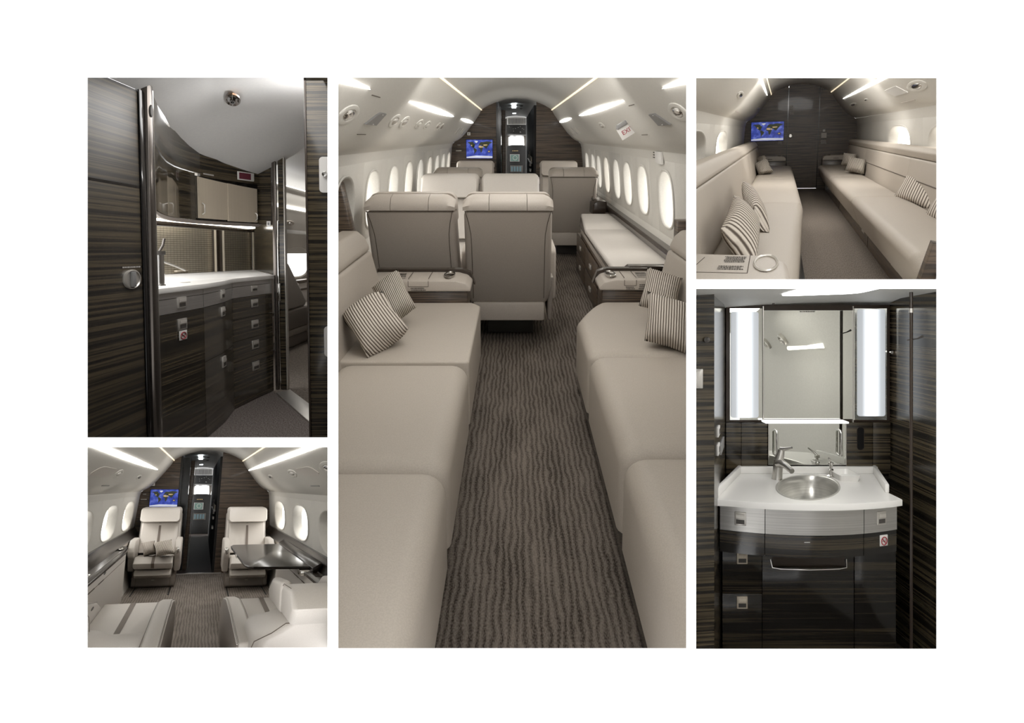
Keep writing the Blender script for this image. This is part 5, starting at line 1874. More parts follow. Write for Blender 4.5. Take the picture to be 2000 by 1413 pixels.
t = thing('mixer_tap', 'chrome mixer tap standing left of the washroom basin', 'tap', (1.311, 4.10, 0.863))
bm = BM()
tube(bm, [(0, 0, 0.0), (0, 0, 0.004), (0.004, 0, 0.05), (0.010, 0, 0.095)], [0.027, 0.026, 0.024, 0.024], 20)
obj('tap_body', bm, 'satin_chrome', t)
bm = BM()
tube(bm, [(0.006, 0.0, 0.075), (0.010, -0.05, 0.088), (0.016, -0.10, 0.084), (0.024, -0.15, 0.070)], [0.022, 0.019, 0.016, 0.013], 14)
obj('spout', bm, 'satin_chrome', t)
bm = BM()
tube(bm, [(0.009, 0, 0.094), (0.016, 0.0, 0.118), (0.022, 0.0, 0.146)], [0.023, 0.020, 0.016], 16)
lv = obj('tap_head', bm, 'satin_chrome', t)
bm = BM()
tube(bm, [(0.020, 0, 0.148), (0.034, -0.02, 0.154), (0.058, -0.05, 0.166)], [0.014, 0.009, 0.005], 10)
obj('tap_lever', bm, 'satin_chrome', lv)
t = thing('soap_pump', 'small chrome soap pump behind the basin beside the soap dish', 'soap pump', (1.600, 4.15, 0.863))
bm = BM()
lathe(bm, [(0.023, 0.0), (0.023, 0.005), (0.012, 0.012), (0.010, 0.03), (0.014, 0.036), (0.008, 0.042), (0.008, 0.058), (0.013, 0.062), (0.013, 0.074), (0.004, 0.078)], (0, 0, 0), 20)
obj('pump_body', bm, 'chrome', t)
bm = BM()
tube(bm, [(0, 0, 0.072), (-0.012, -0.02, 0.088), (-0.030, -0.05, 0.104)], [0.006, 0.005, 0.004], 10)
obj('pump_nozzle', bm, 'chrome', t)
t = thing('soap_dish', 'white rectangular soap dish on the right of the basin', 'dish', (1.655, 4.12, 0.863))
bm = BM()
o1, o2, i1, i2 = rrect(-0.046, 0.046, -0.075, 0.075, 0.014), rrect(-0.054, 0.054, -0.085, 0.085, 0.016), rrect(-0.048, 0.048, -0.078, 0.078, 0.014), rrect(-0.040, 0.040, -0.068, 0.068, 0.012)
loft(bm, [[(x, y, 0.0) for x, y in o1], [(x, y, 0.030) for x, y in o2], [(x, y, 0.032) for x, y in i1], [(x, y, 0.008) for x, y in i2]], 0, True, True)
obj('dish_body', bm, 'white_solid', t)

# vanity cabinet
t = thing('vanity_cabinet', 'dark striped vanity cabinet with a bowed steel front under the basin', 'cabinet', (0, 0, 0))
for x0, x1 in ((0.926, 1.106), (1.109, 1.545), (1.548, 1.724)):
    bm = BM()
    bowed(bm, x0, x1, 0.722, 0.832, 3.76, n=8)
    f = obj('steel_front', bm, 'steel', t)
    if x0 < 1.0:
        latch_full(f, 1.008, bow(1.008) + 0.002, 0.780, 0.050, 0.060, 'nickel', rz=-0.36)
    if x0 > 1.5:
        latch_full(f, 1.636, bow(1.636) + 0.002, 0.784, 0.050, 0.060, 'nickel', rz=0.36)
for x0, x1 in ((0.926, 1.106), (1.109, 1.545), (1.548, 1.724)):
    bm = BM()
    bowed(bm, x0, x1, 0.622, 0.720, 3.80, off=0.004, n=8)
    obj('wood_apron', bm, 'wood_dark', t)
bm = BM()
text_lines(bm, 1.27, 1.30, 0.688, 0.696, 3.601, 1, 40)
obj('apron_label', bm, 'pale_ink', t)
for x0, x1, z0, z1, nm, lz in ((0.975, 1.160, 0.381, 0.625, 'drawer', 0.548), (0.975, 1.160, 0.05, 0.378, 'drawer', 0.338), (1.163, 1.592, 0.05, 0.625, 'bin_door', None), (1.596, 1.79, 0.05, 0.625, 'cupboard_door', None)):
    bm = BM()
    box(bm, x0, x1, 3.85, 3.88, z0, z1, 0.001)
    f = obj(nm, bm, 'wood_dark', t)
    if lz:
        latch_full(f, 1.066, 3.848, lz, 0.050, 0.058, 'champagne')
    if nm == 'bin_door':
        bm = BM()
        tube(bm, [(1.20, 3.85, 0.54), (1.205, 3.835, 0.505), (1.24, 3.825, 0.502), (1.375, 3.818, 0.500), (1.51, 3.825, 0.502), (1.55, 3.835, 0.505), (1.555, 3.85, 0.54)], 0.005, 8)
        obj('bin_handle', bm, 'chrome', f)
        bm = BM()
        box(bm, 1.208, 1.548, 3.846, 3.851, 0.506, 0.552)
        obj('handle_recess', bm, 'gloss_brown', f)
bm = BM()
box(bm, 0.93, 1.80, 3.885, 4.2, 0.0, 0.69)
obj('cabinet_body', bm, 'matt_black', t)
no_smoking('no smoking sign on the dark apron of the washroom vanity', 1.650, bow(1.650) + 0.002, 0.682, 0.043, 0.049, rz=0.36)
t = thing('dark_pole', 'dark vertical metal pole at the right of the washroom', 'pole', (1.852, 3.83, 0.0))
bm = BM()
tube(bm, [(0, 0, 0.02), (0, 0, 1.82)], 0.008, 14)
obj('pole_tube', bm, 'gloss_brown', t)
bm = BM()
tube(bm, [(0, 0, 1.70), (0, 0, 1.72)], 0.0105, 14)
obj('pole_collar', bm, 'nickel', t)
bm = BM()
tube(bm, [(-0.01, 0.02, 1.57), (0.03, 0.0, 1.578), (0.055, 0.0, 1.59)], [0.003, 0.003, 0.006], 8)
obj('pole_hook', bm, 'dark_grey', t)
t = thing('glass_clip', 'small chrome clip on the wood beside the right mirror lamp', 'clip', (1.94, 4.235, 1.49))
bm = BM()
tube(bm, [(0.0, 0.0, 0.0), (0.0, -0.02, 0.0)], 0.008, 10)
obj('clip_body', bm, 'chrome', t)

# fittings on the pale side lining, seen in the mirror
t = thing('wall_lamp', 'slim white lamp bar on the pale lining, reflected in the washroom mirror', 'light', (1.93, 2.71, 1.425))
bm = BM()
tube(bm, [(0, 0, 0), (0.005, 0.63, 0.05)], 0.016, 10)
obj('lamp_bar', bm, 'strip_soft', t)
for lab, y, z in (('air outlet on the pale lining, left one in the washroom mirror', 2.27, 1.43), ('air outlet on the pale lining, right one in the washroom mirror', 2.74, 1.485)):
    t = thing('air_outlet', 'round metal ' + lab, 'air outlet', (1.905 if z < 1.45 else 1.868, y, z), ry=-0.6)
    bm = BM()
    lathe(bm, [(0.042, 0.03), (0.045, -0.004), (0.032, -0.01), (0.026, 0.002), (0.012, 0.0), (0.010, -0.01), (0.0, -0.01)], (0, 0, 0), 20, 0, 'x')
    obj('outlet_ring', bm, 'nickel', t)

# ================================================================== GALLEY: curved pantry wall, upper left opening
SEC = GALLEY
light_box(SEC, 14.0, 'box_board')
FRONT = [(-1.80, 4.02), (-1.835, 4.16), (-1.840, 4.82), (-1.895, 5.3), (-1.98, 5.73), (-1.962, 6.1), (-1.93, 6.5)]


def fx(y, pts=FRONT):
    for (xa, a), (xb, b) in zip(pts, pts[1:]):
        if y <= b:
            return xa + (xb - xa) * (y - a) / (b - a)
    return pts[-1][0]


def fa(y, pts=FRONT):
    return math.atan2(-(fx(y + 0.06, pts) - fx(y - 0.06, pts)), 0.12)


def plan(y0, y1, pts=FRONT, off=0.0, n=8):
    return [(fx(y0 + (y1 - y0) * k / n, pts) + off, y0 + (y1 - y0) * k / n) for k in range(n + 1)]


def slab(bm, y0, y1, z0, z1, thick=0.03, off=0.0, pts=FRONT, m=0, n=8):
    f = plan(y0, y1, pts, off, n)
    return prism(bm, f + [(x - thick, y) for x, y in f[::-1]], 'z', z0, z1, 0.0, 2, m)


def g_latch(parent, y, z, w, h, mat='nickel', dark='dark_grey'):
    x = fx(y)
    bm = BM()
    box(bm, -0.004, 0.008, -w / 2, w / 2, -h / 2, h / 2, 0.002)
    prism(bm, [(0.008, h * 0.02), (0.013, h * 0.06), (0.011, h * 0.32), (0.008, h * 0.38)], 'y', -w * 0.36, w * 0.36)
    box(bm, 0.006, 0.0086, -w * 0.36, w * 0.36, -h * 0.36, -h * 0.05, m=1)
    return obj('latch', bm, [mat, dark], parent, (x, y, z), rz=fa(y))


# structure
bm = BM()
poly(bm, [(-3.2, 1.2, 0), (-0.3, 1.2, 0), (-0.6, 3.2, 0), (-0.6, 5.0, 0), (-1.25, 5.1, 0), (-1.87, 6.4, 0), (-3.2, 7.2, 0)])
struct('floor', bm, 'carpet_weave')
bm = BM()
poly(bm, [(-1.20, 5.1, -0.001), (-1.87, 6.4, -0.001), (-3.2, 7.2, -0.001), (-3.2, 13, -0.001), (-0.6, 13, -0.001), (-0.6, 5.0, -0.001)])
struct('floor', bm, 'carpet_fine')
bm = BM()
solid(bm, [(-1.22, 5.02, 0.0), (-1.87, 6.36, 0.0), (-1.80, 6.50, 0.0), (-1.13, 5.16, 0.0)], [(-1.22, 5.02, 0.012), (-1.87, 6.36, 0.012), (-1.80, 6.50, 0.012), (-1.13, 5.16, 0.012)], b=0.002)
struct('trim_4', bm, 'nickel')
A = [(-1.80, 1.2, 1.885), (-1.80, 3.2, 1.885), (-1.80, 3.95, 1.885), (-1.83, 4.13, 1.93), (-1.87, 4.25, 1.925), (-2.07, 4.9, 1.912), (-2.22, 5.37, 1.888), (-2.26, 5.65, 1.835), (-2.25, 5.85, 1.802), (-2.21, 6.1, 1.787), (-2.14, 6.35, 1.760), (-2.06, 6.6, 1.730), (-2.2, 7.2, 1.80), (-2.92, 7.6, 1.87), (-2.92, 13, 1.87)]
rows = [A]
for dx, dz, xc in ((0.10, 0.05, None), (0.30, 0.16, None), (None, 2.09, -1.5), (None, 2.13, -0.5)):
    if dx is not None:
        rows.append([(x + dx, y, z + dz * (1.0 if z < 1.9 else 0.8)) for x, y, z in A])
    else:
        rows.append([(xc, y, dz) for x, y, z in A])
bm = BM()
loft(bm, rows, closed=False)
struct('ceiling', bm, 'grey_ceil', sharp=80)
bm = BM()
pts = []
for k in range(9):
    u = k / 8
    pts.append((-2.08 + 0.35 * u, 5.6 - 1.25 * u, 1.985 + 0.085 * u))
tube(bm, pts, 0.002, 4)
struct('trim_5', bm, 'dark_grey')
area_light('ceiling_fill', (-1.35, 4.7, 2.05), 0.6, 2.0, 18, (1, 0.985, 0.97))  # fill light added under the galley ceiling, no fitting there
area_light('fill_uplight', (-1.14, 4.78, 1.72), 0.05, 0.3, 3, (1, 0.985, 0.97), ry=2.62)  # added fill hidden behind the door leaf, brightens the ceiling
area_light('cabin_fill', (-2.60, 9.6, 1.83), 0.1, 3.0, 7, (1, 0.97, 0.93), ry=-0.3)  # added fill that brightens the seat and lining past the doorway

bm = BM()
box(bm, -1.86, -1.80, 1.2, 3.2, 0.0, 2.0)
struct('wall_left', bm, 'wood_galley')
# gasper in the ceiling
t = thing('air_outlet', 'round bronze air outlet in the galley ceiling', 'air outlet', (-1.735, 5.10, 2.045), ry=0.12)
bm = BM()
lathe(bm, [(0.050, 0.006), (0.050, -0.004), (0.042, -0.010), (0.030, 0.004), (0.016, 0.006)], (0, 0, 0), 28, sy=5.0, skew=-0.34)
obj('outlet_ring', bm, 'bronze', t)
bm = BM()
lathe(bm, [(0.018, 0.0), (0.018, -0.014), (0.010, -0.016), (0.008, -0.008), (0.0, -0.008)], (0, 0, 0), 18, sy=5.0, skew=-0.34)
obj('outlet_nozzle', bm, 'black', t)
for q in (-1, 1):
    bm = BM()
    ya, yb = q * 0.09, q * 0.24
    solid(bm, [(-0.34 * ya - 0.002, ya, -0.012), (-0.34 * ya + 0.002, ya, -0.012), (-0.34 * yb + 0.002, yb, -0.012), (-0.34 * yb - 0.002, yb, -0.012)], [(-0.34 * ya - 0.002, ya, -0.006), (-0.34 * ya + 0.002, ya, -0.006), (-0.34 * yb + 0.002, yb, -0.006), (-0.34 * yb - 0.002, yb, -0.006)])
    obj('outlet_rib', bm, 'chrome', t)

# left tall door with turn knob
t = thing('tall_locker', 'tall striped wood locker door with a round turn knob at the left', 'cabinet', (-1.80, 3.2, 0))
bm = BM()
box(bm, -0.04, 0.0, 0.0, 0.755, 0.0, 1.885, 0.002)
door = obj('locker_door', bm, 'wood_satin', t)
bm = BM()
box(bm, -0.002, 0.001, 0.0, 0.755, 1.418, 1.430)
obj('door_joint', bm, 'black', door)
bm = BM()
lathe(bm, [(0.046, -0.002), (0.046, 0.006), (0.040, 0.009), (0.037, 0.004), (0.0, 0.004)], (0, 0.643, 0.986), 32, 0, 'x', sx=1.9)
knob = obj('turn_knob', bm, 'nickel', door)
bm = BM()
box(bm, 0.003, 0.016, 0.622, 0.664, 0.950, 1.022, 0.004)
obj('knob_bar', bm, 'grey_plastic', knob)
bm = BM()
rnd = random.Random(9)
y = 0.555
while y < 0.725:
    q = y + 0.008 + 0.014 * rnd.random()
    poly(bm, [(0.002, y, 1.040), (0.002, q, 1.040), (0.002, q, 1.047), (0.002, y, 1.047)])
    y = q + 0.004
obj('door_lettering', bm, 'pale_ink', door)
t = thing('metal_jamb', 'tall rounded metal jamb between the left locker and the galley counter', 'jamb', (-1.80, 3.96, 0))
bm = BM()
box(bm, -0.02, 0.008, 0.0, 0.05, 0.0, 1.89, 0.003)
obj('jamb_dark_strip', bm, 'black', t)  # plain black strip beside the metal post
bm = BM()
prism(bm, [(0.0, 0.055), (0.02, 0.06), (0.026, 0.085), (0.02, 0.12), (-0.03, 0.12), (-0.03, 0.055)], 'z', 0.0, 1.925, 0.003)
obj('jamb_post', bm, 'gunmetal', t)
bm = BM()
box(bm, 0.012, 0.020, 0.118, 0.126, 0.0, 1.905)
obj('jamb_edge', bm, 'chrome', t)
bm = BM()
lathe(bm, [(0.016, 0.0), (0.014, 0.006), (0.0, 0.006)], (0.024, 0.085, 1.80), 14, 0, 'x', sy=2.0)
obj('jamb_latch', bm, 'dark_grey', t)

# base cabinets: three units
def unit(label, y0, y1, seams, latches):
    t = thing('base_cabinet', label, 'cabinet', (0, 0, 0))
    bm = BM()
    slab(bm, y0 + 0.004, y1 - 0.004, 0.785, 0.862, 0.03)
    s = obj('steel_drawer', bm, 'steel_v', t)
    bm = BM()
    slab(bm, y0 + 0.004, y1 - 0.004, 0.865, 0.896, 0.03)
    obj('steel_rail', bm, 'steel_v', t)
    g_latch(s, latches[0][0], latches[0][1], *latches[0][2:])
    zs_ = [0.782] + seams + [0.0]
    for k in range(len(zs_) - 1):
        bm = BM()
        slab(bm, y0 + 0.003, y1 - 0.003, zs_[k + 1] + 0.003, zs_[k], 0.03)
        d = obj('drawer' if len(seams) > 1 else 'cabinet_door', bm, 'wood_galley', t)
        for l in latches[1:]:
            if zs_[k + 1] < l[1] <= zs_[k]:
                g_latch(d, *l)
    bm = BM()
    slab(bm, y0 + 0.003, y1 - 0.003, 0.0, 0.89, 0.05, off=-0.034)
    obj('cabinet_body', bm, 'black', t)
    return t


unit('galley base cabinet nearest the left jamb, with a no smoking sign on its door', 4.10, 4.83, [], [(4.50, 0.836, 0.117, 0.060), (4.50, 0.716, 0.117, 0.062)])
unit('middle galley base cabinet with two stacked doors', 4.83, 5.73, [0.457], [(5.29, 0.840, 0.095, 0.058), (5.29, 0.727, 0.100, 0.060), (5.29, 0.400, 0.100, 0.070)])
unit('galley base cabinet with a stack of drawers beside the doorway', 5.73, 6.50, [0.630, 0.475, 0.330], [(6.14, 0.838, 0.110, 0.045), (6.14, 0.728, 0.120, 0.058), (6.14, 0.570, 0.120, 0.060), (6.14, 0.417, 0.120, 0.062), (6.14, 0.255, 0.120, 0.064)])
s = no_smoking('no smoking sign under the latch of the left galley cabinet', fx(4.50) + 0.005, 4.50, 0.655, 0.105, 0.052, rz=PI / 2 + fa(4.50))

t = thing('galley_counter', 'white galley counter top curving along the pantry wall', 'counter', (0, 0, 0.896))
bm = BM()
f = plan(4.08, 6.52, off=0.012, n=16)
prism(bm, f + [(-2.06, 6.85), (-2.66, 8.35), (-2.90, 6.5), (-2.40, 4.3)], 'z', 0.0, 0.030, 0.004, 2)
obj('counter_top', bm, 'white_solid', t)
bm = BM()
lathe(bm, [(0.03, 0.0), (0.03, 0.003), (0.0, 0.003)], (-2.02, 5.0, 0.030), 18, sy=2.0)
obj('counter_cap', bm, 'nickel', t)
t = thing('galley_tap', 'tall slim metal tap standing on the galley counter', 'tap', (-1.98, 4.57, 0.926))
bm = BM()
lathe(bm, [(0.028, 0.0), (0.027, 0.006), (0.022, 0.008), (0.021, 0.17)], (0, 0, 0), 20, sy=1.3)
obj('tap_column', bm, 'chrome', t)
bm = BM()
lathe(bm, [(0.021, 0.170), (0.030, 0.172), (0.030, 0.192), (0.0, 0.192)], (0, 0, 0), 20, sy=1.3)
obj('tap_collar', bm, 'dark_grey', t)
bm = BM()
tube(bm, [(0.0, 0.0, 0.19), (0.012, 0.02, 0.225), (0.016, 0.03, 0.262)], 0.007, 8)
obj('tap_lever', bm, 'gunmetal', t)
bm = BM()
tube(bm, [(0.0, 0.03, 0.135), (-0.02, 0.25, 0.105), (-0.03, 0.42, 0.075)], 0.006, 8)
obj('tap_spout', bm, 'nickel', t)

# backsplash shutters, divider, light bar
BACK = [(-2.93, 6.30), (-2.93, 6.64), (-2.69, 8.43)]
t = thing('shutter_backsplash', 'cream metal mesh shutters behind the galley counter', 'backsplash', (0, 0, 0.926))
for y0, y1 in ((6.30, 7.60), (7.74, 8.40)):
    bm = BM()
    slab(bm, y0, y1, 0.0, 0.50, 0.02, pts=BACK, n=4)
    obj('mesh_panel', bm, 'mesh_metal', t)
bm = BM()
box(bm, fx(7.0, BACK) + 0.002, fx(7.0, BACK) + 0.03, 6.92, 7.16, 0.015, 0.028, 0.003)
obj('shutter_pull', bm, 'champagne', t)
bm = BM()
slab(bm, 7.60, 7.74, 0.0, 0.50, 0.03, off=0.02, pts=BACK, n=1)
obj('divider_post', bm, 'gloss_brown', t)
for y in (7.595, 7.745, 8.38):
    bm = BM()
    tube(bm, [(fx(y, BACK) + 0.03, y, 0.0), (fx(y, BACK) + 0.03, y, 0.48)], 0.012, 8)
    obj('edge_strip', bm, 'champagne', t)
t = thing('counter_lamp', 'long bright lamp bar under the upper galley cabinet', 'light', (-2.42, 5.45, 1.325))
bm = BM()
box(bm, -0.02, 0.02, 0.0, 2.15, 0.0, 0.014, 0.004)
obj('lamp_bar', bm, 'strip_warm', t)
bm = BM()
box(bm, -0.05, 0.012, 0.0, 2.15, -0.035, -0.002, 0.004)
obj('lamp_housing', bm, 'gloss_brown', t)

area_light('counter_lamp_light', (-2.44, 6.5, 1.30), 0.05, 2.0, 20, (1, 0.94, 0.83), ry=0.35)
# curved upper cabinet
UPPER = [(-1.82, 4.10), (-1.835, 4.16), (-1.95, 4.50), (-2.05, 4.78), (-2.15, 5.10), (-2.22, 5.40), (-2.245, 5.70), (-2.24, 5.90), (-2.19, 6.20), (-2.13, 6.42), (-2.055, 6.62)]
t = thing('upper_cabinet', 'curved dark upper galley cabinet with two metal sliding doors', 'cabinet', (0, 0, 0))
tops = {4.10: 1.93, 4.25: 1.925, 4.9: 1.912, 5.37: 1.888, 5.65: 1.835, 5.85: 1.802, 6.1: 1.787, 6.35: 1.762, 6.62: 1.732}


def top_z(y):
    ks = sorted(tops)
    for a, b in zip(ks, ks[1:]):
        if y <= b:
            return tops[a] + (tops[b] - tops[a]) * (y - a) / (b - a)
    return tops[ks[-1]]


def upper_piece(nm, y0, y1, zlo, zhi, mat, off=0.0, thick=0.02, parent=None, n=10):
    bm = BM()
    ys = [y0 + (y1 - y0) * k / n for k in range(n + 1)]
    zl = zlo if callable(zlo) else (lambda y: zlo)
    zh = zhi if callable(zhi) else (lambda y: zhi)
    rings = []
    for y in ys:
        x = fx(y, UPPER) + off
        rings.append([(x, y, zl(y)), (x, y, zh(y)), (x - thick, y, zh(y)), (x - thick, y, zl(y))])
    loft(bm, rings, 0, True, True)
    return obj(nm, bm, mat, parent or t)


upper_piece('curved_fascia', 4.10, 5.86, lambda y: 1.668 - (1.668 - 1.675) * 0 + max(0.0, 5.0 - y) * 0.03, lambda y: top_z(y) + 0.01, 'wood_galley', 0.006)
upper_piece('curved_panel', 4.10, 5.78, lambda y: 1.337 + max(0.0, 4.5 - y) * 0.02, lambda y: 1.664 + max(0.0, 5.0 - y) * 0.03, 'gloss_wood', 0.0, n=16)
upper_piece('top_fascia', 5.86, 6.62, 1.650, lambda y: top_z(y) + 0.01, 'wood_galley', 0.006)
upper_piece('door_frame', 5.79, 6.62, 1.330, 1.650, 'black', -0.012)
d1 = upper_piece('sliding_door', 5.84, 6.24, 1.352, lambda y: 1.645 - (y - 5.84) * 0.04, 'champagne', 0.0, 0.010)
d2 = upper_piece('sliding_door', 6.245, 6.59, 1.345, lambda y: 1.630 - (y - 6.24) * 0.05, 'champagne', 0.004, 0.010)
for d, y, z0, z1 in ((d1, 5.885, 1.38, 1.46), (d2, 6.56, 1.36, 1.42)):
    bm = BM()
    x = fx(y, UPPER)
    tube(bm, [(x + 0.006, y, z0), (x + 0.022, y, z0 + 0.012), (x + 0.022, y, z1 - 0.012), (x + 0.006, y, z1)], 0.005, 8)
    obj('door_pull', bm, 'nickel', d)
upper_piece('bottom_rail', 4.10, 6.62, lambda y: 1.312 + max(0.0, 4.6 - y) * 0.05, lambda y: 1.336 + max(0.0, 4.5 - y) * 0.02, 'taupe', -0.004, n=16)
bm = BM()
rnd = random.Random(5)
y = 5.90
while y < 6.03:
    q = y + 0.01
    x0, x1 = fx(y, UPPER) + 0.012, fx(q, UPPER) + 0.012
    poly(bm, [(x0, y, 1.665), (x1, q, 1.665), (x1, q, 1.675), (x0, y, 1.675)])
    y = q + 0.003
obj('cabinet_lettering', bm, 'pale_ink', t)
yd = 6.455
t = thing('temperature_display', 'small white panel with a wine red display on the upper galley cabinet', 'display', (fx(yd, UPPER) + 0.008, yd, 1.700), fa(yd, UPPER))
bm = BM()
box(bm, -0.004, 0.008, -0.10, 0.10, -0.032, 0.032, 0.004)
obj('display_frame', bm, 'white_plastic', t)
bm = BM()
box(bm, 0.008, 0.010, -0.085, 0.055, -0.024, 0.024)
obj('display_window', bm, 'wine', t)

# end panel, door posts, the open door at the right
t = thing('galley_partition', 'striped wood end panel between galley counter and doorway', 'panel', (0, 0, 0))
bm = BM()
solid(bm, [(-2.70, 8.45, 0.926), (-2.00, 6.80, 0.926), (-1.97, 6.82, 0.926), (-2.67, 8.47, 0.926)], [(-2.70, 8.45, 1.36), (-2.00, 6.80, 1.36), (-1.97, 6.82, 1.36), (-2.67, 8.47, 1.36)])
obj('lower_wood', bm, 'wood_galley', t)
bm = BM()
solid(bm, [(-2.075, 6.62, 1.33), (-1.955, 6.60, 1.33), (-1.955, 6.63, 1.33), (-2.075, 6.65, 1.33)], [(-2.075, 6.62, 1.735), (-1.955, 6.60, 1.865), (-1.955, 6.63, 1.865), (-2.075, 6.65, 1.735)])
obj('upper_wood', bm, 'wood_galley', t)
t = thing('wall_switch', 'small white switch on the wood end panel beside the doorway', 'switch', (-1.975, 6.595, 1.335))
bm = BM()
box(bm, -0.016, 0.016, -0.008, 0.004, -0.022, 0.022, 0.003)
obj('switch_plate', bm, 'white_plastic', t)
bm = BM()
box(bm, -0.007, 0.007, -0.011, -0.008, -0.010, 0.010, 0.001)
obj('switch_button', bm, 'grey_plastic', t)
t = thing('door_post', 'polished metal and dark wood door post at the end of the galley', 'post', (-1.93, 6.56, 0))
bm = BM()
box(bm, 0.0, 0.030, -0.02, 0.02, 0.0, 1.86, 0.006)
obj('metal_post', bm, 'gunmetal', t)
bm = BM()
box(bm, 0.034, 0.044, -0.02, 0.02, 0.0, 1.36, 0.003)
obj('chrome_strip', bm, 'chrome', t)
bm = BM()
prism(bm, [(0.045, 0.0), (0.088, 0.0), (0.088, 1.875), (0.045, 1.83)], 'y', 0.0, 0.06)
obj('wood_post', bm, 'wood_galley', t)
bm = BM()
box(bm, 0.088, 0.096, -0.01, 0.05, 0.0, 1.875, 0.002)
obj('post_edge', bm, 'nickel', t)
bm = BM()
box(bm, 0.036, 0.062, -0.06, -0.02, 0.72, 0.86, 0.004)
obj('strike_plate', bm, 'chrome', t)
t = thing('sliding_door', 'striped wood door with white handle plates standing at the right edge of the galley', 'door', (-1.145, 4.55, 0))
bm = BM()
prism(bm, [(0.0, 0.0), (0.16, 0.0), (0.16, 2.11), (-0.005, 2.11), (-0.005, 0.6)], 'y', 0.0, 0.05, 0.006)
leaf = obj('door_leaf', bm, 'wood_galley', t)
bm = BM()
box(bm, -0.012, 0.0, -0.004, 0.05, 0.0, 2.11, 0.003)
obj('door_edge', bm, 'gloss_brown', leaf)
for z0, z1, x0 in ((1.44, 1.635, 0.068), (0.53, 0.70, 0.082)):
    bm = BM()
    prism(bm, rrect(x0, x0 + 0.09, z0, z1, 0.02, 5), 'y', -0.012, 0.0)
    hp = obj('handle_plate', bm, 'white_plastic', leaf)
    if z1 > 1:
        bm = BM()
        lathe(bm, [(0.014, 0.0), (0.014, -0.016), (0.006, -0.018), (0.0, -0.018)], (x0 + 0.032, -0.012, 1.54), 16, 0, 'y')
        obj('handle_button', bm, 'chrome', hp)

# the cabin beyond the doorway
bm = BM()
prof = [(-2.90, 0.0), (-2.95, 0.6), (-2.95, 1.0), (-2.90, 1.34), (-2.80, 1.38), (-2.74, 1.58), (-2.66, 1.87)]
loft(bm, [[(x, 6.9, z) for x, z in prof], [(x, 13.0, z) for x, z in prof]], closed=False)
struct('wall_left', bm, 'lining')
bm = BM()
box(bm, -2.66, -2.645, 7.4, 13, 1.868, 1.878)
struct('trim_6', bm, 'strip_soft')
bm = BM()
solid(bm, [(-2.728, 7.4, 1.625), (-2.712, 7.4, 1.66), (-2.70, 7.4, 1.658), (-2.716, 7.4, 1.622)], [(-2.728, 13, 1.625), (-2.712, 13, 1.66), (-2.70, 13, 1.658), (-2.716, 13, 1.622)])
tag(obj('ceiling_light', bm, 'strip_soft'), 'bright ceiling light strip seen through the galley doorway', 'light')
t = thing('reading_light', 'round reading light on the cabin lining beyond the galley doorway', 'reading light', (-2.765, 10.1, 1.46), ry=0.35)
bm = BM()
lathe(bm, [(0.03, -0.01), (0.03, 0.006), (0.022, 0.010), (0.018, 0.004), (0.0, 0.006)], (0, 0, 0), 18, 0, 'x', sx=6.0)
obj('bezel', bm, 'leather', t)
bm = BM()
lathe(bm, [(0.014, 0.004), (0.012, 0.016), (0.0, 0.018)], (0, 0, 0), 14, 0, 'x', sx=6.0)
obj('lens', bm, 'chrome', t)
N = 32
WIN_N[0] += 1
outl2 = []
for k in range(N):
    a = 2 * PI * k / N
    r = (abs(math.cos(a)) ** 2.7 + abs(math.sin(a)) ** 2.7) ** (-1 / 2.7)
    outl2.append((11.05 + 0.62 * r * math.cos(a), 0.965 + 0.205 * r * math.sin(a)))
bm = BM()
fr = lambda k, x: [(x, 11.05 + (y - 11.05) * k, 0.965 + (z - 0.965) * k) for y, z in outl2]
loft(bm, [fr(1.08, -2.945), fr(1.05, -2.925), fr(0.98, -2.922), fr(0.90, -2.94)])
wo = struct('window_%d' % WIN_N[0], bm, 'lining', sharp=70)
bm = BM()
poly(bm, fr(0.91, -2.938))
struct('pane', bm, 'window', wo)
t = thing('side_console', 'cream side console with a dark top beyond the galley doorway', 'console', (-2.93, 10.6, 0))
bm = BM()
box(bm, 0.0, 0.13, 0.0, 2.2, 0.0, 0.70, 0.006)
obj('console_body', bm, 'leather_light', t)
bm = BM()
box(bm, 0.0, 0.14, 0.0, 2.2, 0.70, 0.735, 0.004)
obj('console_top', bm, 'wood', t)
bm = BM()
box(bm, 0.128, 0.134, 0.0, 2.2, 0.60, 0.625)
obj('console_inlay', bm, 'wood', t)
t = thing('club_seat', 'cream club seat seen from the side through the galley doorway', 'seat', (-2.55, 9.0, 0))
bm = BM()
prism(bm, [(-0.55, 0.45), (0.95, 0.45), (1.0, 0.52), (0.25, 0.98), (-0.1, 1.02), (-0.4, 0.96)], 'x', -0.22, 0.0, 0.03, 3)
obj('backrest', bm, 'leather_light', t)
bm = BM()
prism(bm, [(-0.3, 0.99), (0.05, 0.95), (0.25, 0.99), (0.15, 1.15), (-0.05, 1.19), (-0.28, 1.16)], 'x', -0.20, -0.02, 0.03, 3)
obj('headrest', bm, 'leather_light', t)
bm = BM()
prism(bm, [(-0.5, 0.22), (1.6, 0.22), (1.6, 0.46), (-0.5, 0.43)], 'x', -0.24, 0.012, 0.02, 3)
obj('arm_panel', bm, 'taupe', t)
bm = BM()
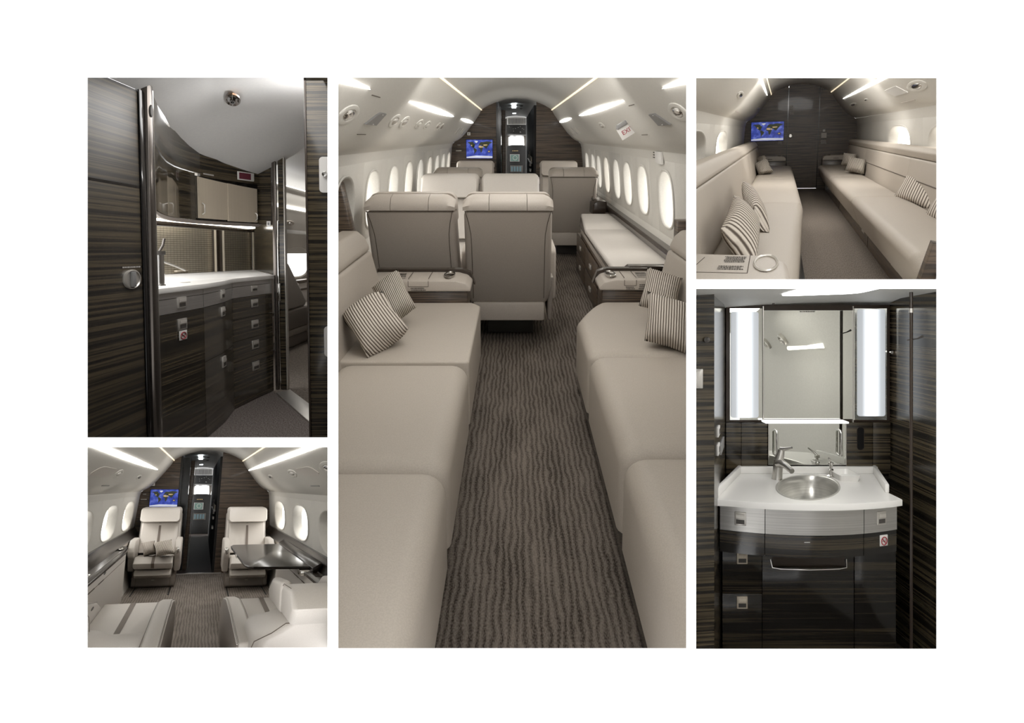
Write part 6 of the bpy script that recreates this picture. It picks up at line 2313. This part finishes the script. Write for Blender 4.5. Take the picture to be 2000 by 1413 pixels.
prism(bm, [(-0.4, 0.14), (1.4, 0.14), (1.4, 0.215), (-0.4, 0.215)], 'x', -0.2, -0.01, 0.008)
obj('seat_frame', bm, 'leather', t)
bm = BM()
prism(bm, [(0.1, 0.0), (1.2, 0.0), (1.25, 0.10), (1.1, 0.14), (0.1, 0.14)], 'x', -0.2, -0.03, 0.02, 3)
obj('base', bm, 'taupe', t)

# ------------------------------------------------------------------ trim what would pass through the boards between the sections
bpy.context.view_layer.update()


def trim_to_boxes():
    g = 0.0015
    inv = VIEW.inverted()
    gone = []
    for o, sec in MADE:
        if o.type != 'MESH':
            continue
        l, r, lo, hi = sec.rect
        planes = {'left': (1, -(l - g), 0), 'right': (-1, (r + g), 0), 'lower': (0, -(lo - g), 1), 'upper': (0, (hi + g), -1)}
        planes = [Vector(planes[k]) for k in sec.boards]
        mw = inv @ o.matrix_world
        co = [mw @ v.co for v in o.data.vertices]
        bad = [p for p in planes if any(p.dot(c) < -1e-5 for c in co)]
        near = any(c.y < WALL_AT + WALL_T for c in co)
        if not bad and not near:
            continue
        if any(all(p.dot(c) < 0 for c in co) for p in bad) or all(c.y < WALL_AT + WALL_T for c in co):
            gone.append(o)
            continue
        if o.data.users > 1:
            o.data = o.data.copy()
        bm = BM()
        bm.from_mesh(o.data)
        bm.transform(mw)
        cuts = [(Vector((0, 0, 0)), p) for p in bad]
        if near:
            cuts.append((Vector((0, WALL_AT + WALL_T, 0)), Vector((0, 1, 0))))
        for c, p in cuts:
            bmesh.ops.bisect_plane(bm, geom=bm.verts[:] + bm.edges[:] + bm.faces[:], plane_co=c, plane_no=p, clear_inner=True)
        if not bm.faces:
            gone.append(o)
            bm.free()
            continue
        bm.transform(mw.inverted())
        bm.to_mesh(o.data)
        bm.free()
    for o in gone:
        for ch in list(o.children):
            if ch.parent == o and ch not in gone:
                m = ch.matrix_world.copy()
                ch.parent = o.parent
                ch.matrix_world = m
        bpy.data.objects.remove(o)
    for o in [o for o in COL.objects if o.type == 'EMPTY' and not o.children]:
        bpy.data.objects.remove(o)


trim_to_boxes()
